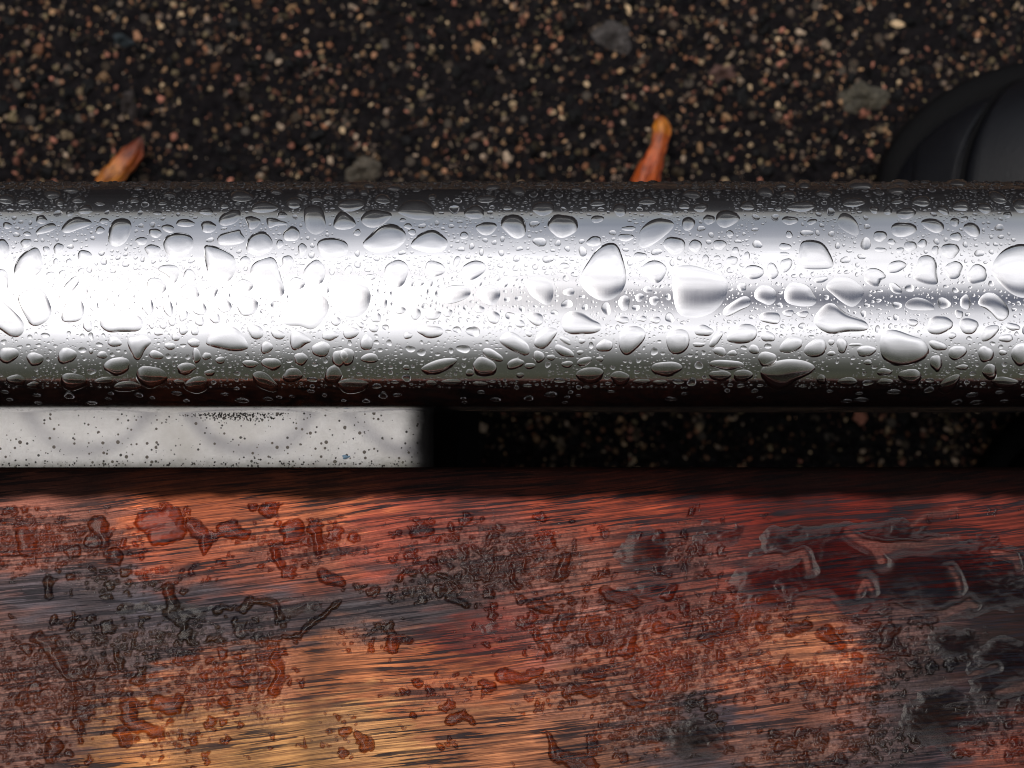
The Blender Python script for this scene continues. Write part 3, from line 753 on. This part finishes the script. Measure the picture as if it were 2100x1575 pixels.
# give every quad to the pool it touches
q4 = np.stack([labr[:-1, :-1], labr[1:, :-1], labr[1:, 1:], labr[:-1, 1:]], -1)
ql = q4.max(-1)
ids, cnt = np.unique(ql[ql >= 0], return_counts=True)
order = ids[np.argsort(-cnt)]; csz = dict(zip(ids.tolist(), cnt.tolist()))
vid = np.arange(ni * nj).reshape(ni, nj)
QF = np.stack([vid[:-1, :-1], vid[1:, :-1], vid[1:, 1:], vid[:-1, 1:]], -1)
ALLV = np.stack([Xg, Yg, Z], -1).reshape(-1, 3)
def sub_mesh(name, sel):
    Fq = QF[sel]; u, inv = np.unique(Fq, return_inverse=True)
    return mesh_obj(name, ALLV[u], inv.reshape(-1, 4)[:, ::-1], wood_water)
in_view = lambda x, y: 0 <= x <= 2100 and 1000 <= y <= 1575
nkeep = 0; rest = np.zeros(ql.shape, bool); used_labels = set()
rest_ids = set()
for idn in order:
    sz = csz[int(idn)]
    if nkeep >= 150 or sz < 60: rest_ids.add(int(idn)); continue
    sel = ql == idn
    ii, jj = np.where(sel); cx, cy = gpxs[ii].mean(), gpys[jj].mean()
    if not in_view(cx, cy): rest_ids.add(int(idn)); continue
    w_, h_ = (ii.max() - ii.min()) * STEP, (jj.max() - jj.min()) * STEP
    fill = sz / ((ii.max() - ii.min() + 1) * (jj.max() - jj.min() + 1))
    a = w_ * h_
    size = 'huge' if a > 60000 else 'large' if a > 8000 else 'mid-sized' if a > 1800 else 'small'
    shape = 'ragged' if fill < .42 else 'long flat' if w_ > 2 * h_ else 'tall narrow' if h_ > 2 * w_ else 'rounded' if fill > .68 else 'lobed'
    L = f'{size} {shape} clear water patch on wood, {words(round(cx/21))} percent across and {words(round(cy/15.75))} down'
    k = 1
    while L in used_labels:
        L = f'{size} {shape} clear water patch on wood, {words(cx/21, True)} percent across, {words(cy/15.75, True)} down'; k += 1
        if k > 2: break
    if L in used_labels: rest_ids.add(int(idn)); continue
    used_labels.add(L)
    o = sub_mesh('water_patch', sel)
    c0 = np.array([(cx - 1050) / WS, (787.5 - cy) / WS, WT])
    o.data.transform(__import__('mathutils').Matrix.Translation(tuple(-c0))); o.location = c0
    tag(o, L, 'water patch', 'rain water lying on the wooden slat'); nkeep += 1
rsel = np.isin(ql, list(rest_ids))
o = sub_mesh('fine_beads', rsel); tag(o, 'tiny rain beads speckling the wooden slat between larger patches', 'rain beads', kind='stuff')
print('water patches', nkeep, 'rest', len(rest_ids))

# ================================================================ raindrops on the tube
A0, B0, C0 = (0, 340), (700, 340), (1400, 340)
def E(x, y, rx, ry, rot=0, flat=1.0): return ('e', x, y, rx, ry, rot, flat)
def P(pts, flat=1.0): return ('p', pts, flat)
DA = [E(320,175,55,25),E(440,150,50,18),E(145,215,42,25),E(35,205,58,28),E(525,270,48,28),E(255,330,35,28),E(430,290,26,18),E(230,275,48,18),E(480,210,38,20),E(615,232,35,12),E(825,212,30,16),E(1045,180,38,15),
 E(1485,188,68,35),E(1625,255,90,33),E(1810,228,52,32),E(1268,280,42,25),E(1380,243,30,20),E(1700,160,38,16),E(1865,180,38,14),E(1948,205,40,16),E(2020,190,36,14),E(1735,302,33,20),E(1000,228,30,14),E(970,290,30,12),E(368,225,30,22),
 P([(375,390),(430,325),(500,312),(558,340),(555,365),(480,390),(415,415)]),P([(222,405),(250,375),(320,350),(345,375),(320,400),(235,422)]),P([(665,440),(680,360),(725,325),(790,330),(808,375),(785,450),(735,495),(680,485)],.9),
 E(640,338,28,18),E(615,395,28,24),E(955,413,42,28,-.3),E(1035,385,38,26,-.2),E(870,462,38,25,.2),E(940,520,50,38),P([(1005,470),(1035,425),(1100,412),(1165,425),(1190,470),(1170,530),(1090,578),(1025,540)]),
 E(1140,352,55,26),E(1282,375,50,36),P([(1345,335),(1380,290),(1465,265),(1478,310),(1440,355),(1370,368)]),P([(1505,320),(1550,308),(1600,325),(1595,360),(1560,390),(1530,385),(1520,350)]),
 P([(1640,325),(1665,315),(1770,350),(1750,365),(1700,365),(1660,385),(1645,360)]),P([(1340,455),(1355,420),(1470,390),(1480,410),(1505,445),(1480,480),(1360,490)]),P([(1515,500),(1540,430),(1630,400),(1680,480),(1655,530),(1590,552),(1530,530)]),
 E(1793,420,50,48),P([(1870,290),(1885,255),(1940,240),(1985,265),(2000,340),(2000,385),(1950,425),(1885,390)],.5),E(1722,480,24,27),E(1860,515,30,38),P([(1955,520),(1965,455),(2060,443),(2130,470),(2140,530),(2090,565),(2010,572)]),
 E(160,475,35,28),E(45,367,28,22),E(168,418,25,14),E(360,510,32,36),E(520,553,42,38),E(285,515,22,20),E(342,595,15,27),E(425,590,18,20),P([(85,655),(110,570),(180,515),(235,505),(262,600),(245,650),(190,690),(120,690)]),
 E(5,515,52,68),E(8,700,50,62),E(312,680,34,28),E(385,668,24,28),E(500,650,20,22),P([(395,765),(400,730),(455,680),(488,690),(480,730),(430,782)]),E(518,765,24,30),E(52,790,32,24),E(308,732,24,22),E(350,805,18,26),
 P([(110,840),(130,780),(210,753),(270,765),(305,850),(318,900),(290,950),(215,990),(165,950)]),P([(378,930),(400,850),(460,818),(505,835),(518,910),(480,955),(400,960)]),P([(-40,820),(10,830),(100,910),(150,980),(130,1040),(70,1055),(0,1000),(-60,960)]),
 E(580,865,30,30),E(645,820,18,22),E(688,857,18,20),E(678,697,20,16),E(540,985,30,35),P([(615,960),(640,905),(700,900),(760,912),(830,908),(880,950),(870,1000),(830,1025),(740,1015),(680,1030),(630,1000)]),
 P([(970,640),(1000,612),(1080,612),(1103,650),(1085,710),(1060,725),(1050,695),(1020,665)]),P([(908,740),(915,695),(965,690),(1005,710),(1025,750),(990,790),(930,785)]),P([(1125,680),(1150,635),(1185,645),(1210,690),(1190,710),(1130,715)]),
 E(1165,775,65,47),E(1300,775,42,38),P([(1255,490),(1300,492),(1380,515),(1440,560),(1450,610),(1430,690),(1380,718),(1310,705),(1275,640),(1262,560)]),E(1505,738,48,42),E(1510,583,34,26),
 P([(1540,650),(1560,600),(1640,562),(1690,570),(1710,620),(1725,690),(1753,750),(1740,800),(1690,805),(1630,795),(1560,720)]),E(1770,595,34,50),P([(1868,645),(1940,573),(1990,610),(2000,660),(1980,720),(1930,725),(1880,690)]),E(1828,725,45,42),E(2005,762,20,24),
 P([(1735,935),(1790,900),(1830,820),(1900,780),(1990,800),(2025,860),(2000,930),(1930,1010),(1880,995),(1840,975),(1760,985)],.5),P([(2040,705),(2100,682),(2160,685),(2225,720),(2283,770),(2265,870),(2214,925),(2130,930),(2070,885),(2046,795)],.7),
 E(910,865,38,52),E(1035,875,32,50,.3),E(1128,918,28,38),E(1228,880,48,38),E(1380,858,42,48,.2),E(1520,860,72,58),E(1323,938,33,30),E(1228,957,30,27),E(1060,957,26,27),E(1005,980,24,24),E(933,982,17,20),E(985,930,16,14),
 E(1128,1010,32,28),E(1200,1018,24,27),E(975,1030,30,14),E(1080,1055,28,22,-.5),P([(1268,1080),(1300,1010),(1380,983),(1450,995),(1495,1050),(1530,1110),(1510,1130),(1440,1145),(1340,1120),(1280,1105)]),E(1570,1020,58,40,-.5),E(1710,1038,42,30,-.4),
 P([(1785,1050),(1810,1012),(1870,1035),(1920,1080),(1880,1095),(1840,1130),(1795,1130)]),E(2030,1045,50,32),E(1640,1120,38,38),E(1975,1130,60,46),E(2065,955,30,30),E(705,1085,45,30),P([(782,1090),(800,1055),(840,1060),(880,1038),(930,1070),(925,1100),(885,1130),(870,1190),(830,1195),(805,1140)],.8),
 E(1193,1090,40,26),E(1045,1110,35,22),E(960,1165,48,26,-.3),E(1208,1170,28,45),E(1272,1172,28,24),E(1355,1197,28,24),E(215,1190,55,40),E(410,1170,60,50),E(50,1165,65,48),E(720,1235,85,55),E(930,1300,95,70,-.3),E(1145,1250,60,38),
 E(630,1165,35,22),E(560,1140,14,18),E(640,1325,60,25),E(1290,1275,35,20),E(1670,1220,60,40),E(1850,1190,45,38),E(1800,1290,60,45),E(450,1330,88,52),E(780,1358,85,33),E(1210,1350,72,55),E(1630,1330,90,48,-.5),E(2050,1290,58,55),E(1100,1335,32,22),
 E(100,1320,60,35),E(205,1350,40,22),E(1540,1220,48,26),E(2090,1185,48,55)]
DB = [E(50,155,32,22),E(140,162,33,20),E(175,120,40,15),E(255,205,50,28),E(325,138,45,18),E(560,193,26,18),E(60,240,85,38),P([(345,285),(380,230),(450,208),(520,225),(560,270),(570,320),(500,330),(430,325),(380,300)],.5),P([(118,330),(150,280),(230,268),(310,295),(290,330),(230,375),(160,375)]),
 P([(-50,360),(-20,290),(30,280),(90,350),(60,385),(-20,390)]),P([(130,470),(180,430),(230,370),(300,355),(370,380),(400,435),(370,490),(290,530),(210,535),(150,510)]),P([(430,480),(470,425),(560,388),(610,420),(655,460),(640,510),(590,538),(500,525),(440,505)]),
 E(820,285,58,46),E(890,205,60,22),E(1090,150,50,30),E(1242,262,65,46),E(1715,270,45,38),E(1575,228,45,22),P([(825,380),(860,350),(940,350),(955,380),(920,420),(870,425)]),P([(980,360),(1000,310),(1060,300),(1120,320),(1138,400),(1110,440),(1060,445),(1000,390)],1.3),E(1362,368,88,76,0,1.3),
 P([(1830,430),(1860,370),(1930,325),(2010,330),(2050,365),(2000,420),(1900,495),(1840,500)],.5),E(2050,490,70,55),E(1750,440,45,26),E(1768,385,42,16),E(1555,465,50,30,.2),E(1575,327,38,24),E(2005,283,40,24),E(1020,255,32,18),E(1450,143,38,14),E(1880,218,60,20),E(930,130,50,20),
 E(755,428,28,22),E(410,370,25,18),E(435,407,25,20),E(98,410,22,22),E(378,333,20,12),P([(1460,695),(1490,640),(1535,580),(1560,520),(1640,470),(1700,480),(1715,540),(1740,610),(1755,690),(1740,750),(1690,810),(1620,835),(1550,810),(1490,750)]),E(340,660,88,70,1.1),
 E(575,632,60,50),P([(738,640),(760,610),(820,580),(880,600),(888,640),(850,675),(800,705),(750,690)]),P([(1830,635),(1880,595),(1940,580),(2000,620),(1990,670),(1950,725),(1900,700),(1865,665)]),E(1838,560,45,28),P([(1140,710),(1190,682),(1260,690),(1300,740),(1300,810),(1265,860),(1200,820),(1155,780)],.5),
 P([(620,800),(640,750),(700,735),(770,738),(795,780),(770,815),(690,845),(640,845)]),P([(830,790),(850,755),(910,730),(965,750),(978,800),(940,855),(900,855),(860,830)]),E(1740,845,38,46),E(1400,775,38,26),E(1835,810,28,26),E(1885,760,26,24),E(1925,830,32,28),E(848,880,30,27),
 E(655,905,28,24),E(458,910,32,34),E(565,920,52,26,.15),E(365,888,28,24),E(258,845,28,28),E(180,685,28,20),E(45,640,24,26),E(425,722,22,20),E(485,718,22,20),E(545,720,20,22),E(710,588,20,34,-.3),E(1373,615,28,20),E(958,690,18,20),E(1070,692,18,16),E(1005,730,18,18),E(850,720,18,20),
 E(935,930,45,36,-.4),E(1195,940,56,36,-.5),E(1100,972,30,24),P([(1355,965),(1380,910),(1430,892),(1490,905),(1530,945),(1590,965),(1600,1005),(1550,1035),(1480,1030),(1410,1040),(1370,1010)]),E(1730,948,42,22),E(1848,940,30,20),E(1932,948,35,20),E(215,935,32,28),E(143,935,18,20),E(118,978,24,18,-.6),E(200,1000,28,26),
 E(58,1028,48,38),E(548,1020,78,40),E(410,1045,28,20),P([(970,1075),(1000,1035),(1050,1022),(1110,1060),(1160,1120),(1140,1172),(1080,1150),(1010,1115)]),P([(1185,1085),(1205,1040),(1260,995),(1325,1005),(1320,1040),(1270,1110),(1230,1130),(1195,1110)]),E(1380,1075,40,20,-.5),E(1480,1078,20,18),E(1620,1108,50,40,.4),
 P([(1708,1060),(1730,1005),(1800,985),(1865,1010),(1865,1070),(1810,1130),(1755,1170),(1715,1130)]),P([(2000,1080),(2010,1030),(2070,1008),(2130,1020),(2140,1100),(2100,1150),(2030,1160)]),E(1370,1142,62,32,-.5),E(1215,1175,36,36),E(930,1165,68,32,-.4),E(155,1090,42,46),E(175,1185,50,33),E(35,1175,48,52),
 E(600,1235,115,42,.25),E(880,1240,75,60,-.6),E(1070,1220,58,30,.3),E(1160,1232,36,18),E(1495,1205,50,26,.3),E(1290,1180,25,20),E(1470,1150,20,16),E(1590,1190,22,18),E(1530,1290,80,55),E(1715,1310,62,45),E(2000,1250,100,45),E(1850,1330,50,20),E(790,1275,28,22),E(550,1345,38,25),E(680,1335,60,26),E(70,1355,88,50),E(850,1345,45,20),
 E(1960,1335,45,18),E(1390,1222,35,22),E(400,1242,22,16),E(1100,1290,22,18),E(1155,1035,20,18)]
DC = [E(510,155,55,36),E(655,178,48,24),E(748,112,46,24),E(870,170,48,22),E(1100,112,78,34),E(1320,152,55,26),E(1340,95,58,18),E(1470,218,62,30),E(1715,245,52,36),E(1860,260,50,30,-.3),E(2080,245,50,42),E(1940,195,58,32,-.4),E(1690,100,68,20),E(730,250,88,33),E(1050,225,68,30),E(1320,218,38,16),
 E(110,255,46,28),E(10,240,35,30),E(400,245,48,28),E(590,262,22,18),E(60,175,55,25),E(610,120,38,15),P([(205,325),(220,285),(275,272),(330,290),(355,325),(310,360),(260,382),(220,365)]),E(162,330,34,32),E(35,355,38,45),P([(1315,285),(1340,260),(1410,257),(1437,280),(1420,310),(1370,330),(1330,315)]),
 E(1180,270,28,24),E(1263,275,27,27),E(1605,272,40,26,-.4),E(660,335,48,28),E(795,343,30,18,.2),P([(955,330),(980,290),(1030,300),(1075,350),(1085,410),(1060,430),(1000,400),(960,370)],.35),P([(1285,385),(1300,355),(1370,345),(1430,365),(1440,395),(1410,420),(1350,440),(1295,425)]),
 P([(1465,350),(1500,325),(1570,330),(1610,370),(1590,405),(1550,412),(1500,385)]),P([(1728,375),(1750,350),(1800,355),(1830,395),(1815,435),(1770,430),(1735,400)]),E(1675,345,30,26),E(1735,322,24,12),E(2000,300,26,20),E(1215,432,45,32),E(1683,435,36,28),P([(35,500),(60,455),(100,460),(120,490),(95,530),(65,530)]),
 E(228,485,38,34),E(290,415,24,20),E(655,422,20,24),E(630,497,36,23),P([(715,560),(725,480),(760,455),(850,465),(890,510),(930,600),(910,632),(800,635),(740,630),(718,600)]),E(1400,495,38,36),E(1475,477,28,28),E(1285,467,24,20),E(1645,522,60,46),E(1218,517,36,16),E(1338,520,24,20),E(1555,520,24,28),
 E(305,582,34,28,.3),E(140,575,22,28,-.4),E(212,565,20,15),E(397,552,18,24),E(325,520,22,20),E(625,542,28,14),E(222,615,22,16),P([(600,620),(610,580),(660,570),(675,600),(650,645),(615,655)]),P([(378,655),(395,620),(440,610),(490,630),(498,665),(460,695),(405,695)]),E(552,648,34,52),E(1315,620,60,36,.2),
 P([(1415,680),(1440,640),(1445,570),(1490,550),(1550,560),(1565,620),(1560,680),(1575,720),(1540,735),(1490,725),(1430,700)]),E(1668,640,56,54),E(1812,668,62,60),P([(1900,640),(1920,590),(1970,520),(2060,485),(2130,490),(2220,560),(2230,700),(2160,800),(2080,810),(2000,770),(1930,690)]),
 P([(1120,690),(1130,640),(1190,628),(1245,665),(1245,695),(1215,700),(1205,745),(1165,740),(1125,710)]),P([(-60,650),(-20,615),(60,615),(130,635),(215,670),(275,700),(275,780),(230,850),(200,890),(100,935),(-20,935),(-50,840),(-55,740)],.6),P([(880,745),(930,690),(1010,680),(1090,730),(1115,780),(1090,830),(1040,875),(960,820),(910,775)],.6),
 P([(625,790),(650,730),(700,715),(780,740),(800,790),(825,820),(800,865),(700,860),(640,840)],.8),P([(442,785),(470,740),(530,738),(575,775),(570,830),(530,858),(490,840),(450,820)],.8),E(850,700,42,22,.2),P([(250,890),(290,850),(370,800),(415,820),(410,865),(350,890),(290,925),(255,920)]),E(365,745,30,28),E(1310,755,48,26,-.6),
 P([(1370,850),(1430,810),(1510,830),(1550,880),(1500,890),(1400,885)],.5),P([(1815,850),(1850,790),(1910,782),(1970,830),(2010,890),(1990,940),(1940,955),(1900,900),(1850,870)]),E(1740,840,32,48,.2),E(1700,912,25,30),P([(800,940),(850,890),(880,848),(930,843),(970,880),(1010,920),(1080,930),(1150,975),(1140,1015),(1060,1020),(990,1010),(930,1045),(870,1020),(820,980)]),
 P([(472,930),(500,900),(580,900),(600,940),(580,975),(520,965),(485,955)]),E(650,905,36,22),E(740,912,36,22),E(128,1015,58,36),P([(272,1060),(300,1010),(370,972),(440,985),(458,1030),(430,1080),(360,1095),(290,1085)]),P([(160,1105),(190,1050),(230,1018),(250,1030),(230,1070),(195,1115)]),E(525,1052,42,34,-.3),E(1580,980,82,56,.4),
 E(1760,985,55,54),E(1415,965,32,24),P([(1840,1050),(1850,1000),(1920,978),(1950,1000),(1920,1045),(1880,1075),(1845,1080)]),E(2030,990,45,24,-.3),E(1990,1062,42,26),E(1658,1045,25,20),P([(1215,1080),(1240,1015),(1320,1008),(1410,1055),(1480,1060),(1515,1130),(1500,1180),(1410,1225),(1320,1235),(1240,1200),(1220,1140)],1.1),
 P([(592,1130),(630,1070),(690,1050),(735,1070),(735,1110),(680,1150),(630,1155)]),P([(745,1130),(790,1080),(850,1060),(880,1090),(880,1140),(840,1175),(770,1175)]),E(980,1105,35,46),E(1130,1140,62,34,.2),E(1570,1105,58,30,-.4),E(1690,1150,62,42,.5),E(1865,1160,46,54),E(2080,1160,58,72),E(230,1145,45,28,-.4),E(305,1155,30,20),
 E(1065,1100,42,12),E(915,1155,26,16),E(915,1085,20,20),E(100,1100,42,15),E(520,1190,62,45),E(1560,1215,38,52),E(270,1225,105,32),P([(490,1240),(560,1210),(640,1190),(760,1200),(830,1250),(760,1290),(690,1320),(630,1370),(570,1385),(510,1340),(480,1280)],1.2),E(370,1292,58,40),E(230,1292,65,36),E(1890,1270,48,48,.4),E(1400,1300,78,48),
 E(1240,1270,50,22),E(1980,1335,82,38),E(855,1315,30,30),E(1640,1345,80,42,.6),E(1140,1210,28,16),E(1245,1335,52,26),E(440,1130,34,30),E(1720,1240,42,16),E(1970,1150,24,18),E(1015,1330,68,26)]

SMIN = R * 1.5
def smooth_closed(pts, n=40):
    P_ = np.array(pts, float); m_ = len(P_); out = []
    for k in range(n):
        u = k * m_ / n; i = int(u); t = u - i
        p0, p1, p2, p3 = P_[(i - 1) % m_], P_[i % m_], P_[(i + 1) % m_], P_[(i + 2) % m_]
        out.append(.5 * ((2 * p1) + (-p0 + p2) * t + (2 * p0 - 5 * p1 + 4 * p2 - p3) * t * t + (-p0 + 3 * p1 - 3 * p2 + p3) * t**3))
    return np.array(out)
RN = np.array([0, .18, .36, .52, .66, .78, .87, .93, .97, 1.0, 1.03])
def drop_mesh_pts(O, H, k, rings=RN):
    """O: outline in tube surface metres (x, s); returns verts, faces on the tube"""
    c = O.mean(0); n = len(O); V = []
    for s in rings:
        Pn = c + (O - c) * s
        hh = H * (1 - min(s, 1)**k)**.92 if s <= 1 else -.00006
        a = Pn[:, 1] / R
        V.append(np.stack([Pn[:, 0], YC + (R + hh) * np.sin(a), (R + hh) * np.cos(a)], 1))
    return np.concatenate(V), grid_faces(len(rings), n, True)
occ_x0, occ_s0, OR = -.32, -.042, .00012
occ = np.zeros((int(.64 / OR), int(.084 / OR)), bool)
def mark(O, grow=1.0):
    c = O.mean(0); Q = c + (O - c) * grow
    i0, j0 = ((Q.min(0) - (occ_x0, occ_s0)) / OR).astype(int) - 1; i1, j1 = ((Q.max(0) - (occ_x0, occ_s0)) / OR).astype(int) + 2
    i0, j0 = max(i0, 0), max(j0, 0); i1, j1 = min(i1, occ.shape[0]), min(j1, occ.shape[1])
    if i1 <= i0 or j1 <= j0: return
    X, Y = np.meshgrid(occ_x0 + (np.arange(i0, i1) + .5) * OR, occ_s0 + (np.arange(j0, j1) + .5) * OR, indexing='ij')
    ins = np.zeros(X.shape, bool); n = len(Q)
    for k in range(n):
        (xa, ya), (xb, yb) = Q[k], Q[(k + 1) % n]
        cond = ((ya > Y) != (yb > Y)); 
        if abs(yb - ya) < 1e-12: continue
        ins ^= cond & (X < (xb - xa) * (Y - ya) / (yb - ya) + xa)
    occ[i0:i1, j0:j1] |= ins
def radius(O):
    x, y = O[:, 0], O[:, 1]; return math.sqrt(abs(np.dot(x, np.roll(y, -1)) - np.dot(y, np.roll(x, -1))) / 2 / math.pi)
def height(r): return .00085 * (1 - math.exp(-r * .36 / .00085))
def build_outline(q, off, seed):
    r = np.random.default_rng(seed)
    if q[0] == 'e':
        _, x, y, rx, ry, rot, flat = q; n = 16
        th = np.linspace(0, 2 * np.pi, n, endpoint=False)
        w = 1 + .07 * np.sin(2 * th + r.uniform(0, 6)) + .06 * np.sin(3 * th + r.uniform(0, 6)) + .025 * np.sin(5 * th + r.uniform(0, 6))
        X = rx * w * np.cos(th); Y = ry * w * np.sin(th)
        pts = np.stack([x + X * math.cos(rot) + Y * math.sin(rot), y - X * math.sin(rot) + Y * math.cos(rot)], 1)
    else: pts = np.array(q[1], float); flat = q[2]
    pts = smooth_closed(pts, 40)
    if q[0] == 'p':
        a0 = radius(pts); c0 = pts.mean(0)
        for _ in range(7): pts = (np.roll(pts, 1, 0) + 2 * pts + np.roll(pts, -1, 0)) / 4
        pts = c0 + (pts - c0) * a0 / radius(pts)
    pts = pts / 3.0 + np.array(off)
    O = np.array([pix2tube(a, c) for a, c in pts])
    return pts.mean(0), np.ptp(pts, 0), O, flat
drops = []
sd = 100
for L, off in ((DA, A0), (DB, B0), (DC, C0)):
    for q in L:
        sd += 1; cpx, ext, O, flat = build_outline(q, off, sd); drops.append([cpx, ext, O, flat, radius(O)])
# keep neighbours apart: shrink any later drop whose centre is inside an earlier one
drops.sort(key=lambda d: -d[4])
for d in drops: mark(d[2], 1.0)
from mathutils import Matrix
used = set(); kept = 0; small_V, small_F, base = [], [], 0
def add_small(V, Fq):
    global base
    small_V.append(V); small_F.append(Fq + base); base += len(V)
def band(py):
    if py < 440: return "tube's dark upper edge"
    if py < 500: return "tube's grey upper band"
    if py < 680: return "tube's bright middle band"
    if py < 745: return "tube's olive lower band"
    return "tube's black underside"
def drop_obj(O, flat, r, cpx, ext, k=None):
    global kept
    H = height(r) * flat; kk = 2.0 + 2.6 * min(1, r / .0045)
    V, Fq = drop_mesh_pts(O, H, kk)
    if kept >= 300 or not (-5 < cpx[0] < 2105): add_small(V, Fq); return
    size = 'largest-class' if r > .0048 else 'big' if r > .003 else 'mid-sized' if r > .0018 else 'small'
    size = {'largest-class': 'very big'}.get(size, size)
    asp = ext[0] / max(ext[1], 1)
    shape = 'film-thin' if flat <= .5 else 'long' if asp > 2.2 else 'oval' if asp > 1.35 else 'upright' if asp < .8 else 'roundish'
    X, Y = min(max(cpx[0], 2), 2098) / 21, cpx[1] / 15.75
    lab_ = f"{size} {shape} raindrop on {band(cpx[1])}, {words(round(X))} percent across, {words(round(Y))} down"
    if lab_ in used: lab_ = f"{size} {shape} raindrop on {band(cpx[1])}, {words(X, True)} percent across, {words(Y, True)} down"
    if lab_ in used: add_small(V, Fq); return
    used.add(lab_)
    c = O.mean(0); a = c[1] / R; c0 = np.array([c[0], YC + R * math.sin(a), R * math.cos(a)])
    o = mesh_obj('raindrop', V - c0, Fq, water); o.location = c0
    tag(o, lab_, 'raindrop', 'raindrops beaded on the steel tube'); kept += 1
for cpx, ext, O, flat, r in drops: drop_obj(O, flat, r, cpx, ext)
# finer drops scattered between: python dart throwing against the occupancy grid
rs = np.random.default_rng(99)
R8 = np.array([0, .4, .7, .9, 1.0, 1.06]); th8 = np.linspace(0, 2 * np.pi, 14, endpoint=False)
PM = perlin(*np.meshgrid(np.arange(-320, 321) + 500., np.arange(-42, 43) + 200., indexing='ij'), 9., 77)
def scatter(n, rmin, rmax, pw, xr, gap, smax=1.5):
    tot = 0
    for _ in range(n):
        x = rs.uniform(*xr); s = rs.uniform(-.90 if rmin < .0004 else -1.15 if rmin < .001 else -1.6, smax) * R; r_ = rmin + (rmax - rmin) * rs.uniform()**pw
        if abs(x) < .11 and r_ > .0016: continue
        # patchy: a bare strip and thinner cover here and there
        if PM[int(x * 1000 + 320), int(s * 1000 + 42)] < -.42 + .25 * (r_ < .0003) * rs.uniform(): continue
        g_ = r_ * 1.15 + gap
        i0, i1 = int((x - g_ - occ_x0) / OR), int((x + g_ - occ_x0) / OR) + 1; j0, j1 = int((s - g_ - occ_s0) / OR), int((s + g_ - occ_s0) / OR) + 1
        if i0 < 0 or j0 < 0 or i1 >= occ.shape[0] or j1 >= occ.shape[1] or occ[i0:i1, j0:j1].any(): continue
        wob = 1 + .1 * np.sin(2 * th8 + rs.uniform(0, 6)) * (1 if r_ > .0003 else .5) + .07 * np.sin(3 * th8 + rs.uniform(0, 6))
        ax = rs.uniform(.85, 1.25)
        O = np.stack([x + r_ * wob * ax * np.cos(th8), s + r_ * wob / ax * np.sin(th8)], 1)
        V, Fq = drop_mesh_pts(O, r_ * .36, 2.0, R8 if r_ < .0007 else RN)
        add_small(V, Fq); occ[i0 + 1:i1 - 1, j0 + 1:j1 - 1] = True; tot += 1
    return tot
for xr in ((-.31, -.105), (.105, .31)): scatter(900, .0012, .0042, 1.5, xr, .0003)
print(scatter(4500, .0005, .0011, 1.4, (-.31, .31), .00012),
      scatter(34000, .00024, .00060, 1.6, (-.31, .31), .00008),
      scatter(65000, .00012, .00028, 1.3, (-.12, .12), .00004))
o = mesh_obj('fine_droplets', np.concatenate(small_V), np.concatenate(small_F), water)
tag(o, 'fine mist of tiny water droplets between the larger raindrops on tube', 'droplets', kind='stuff')
print('drops kept', kept, 'small verts', base)
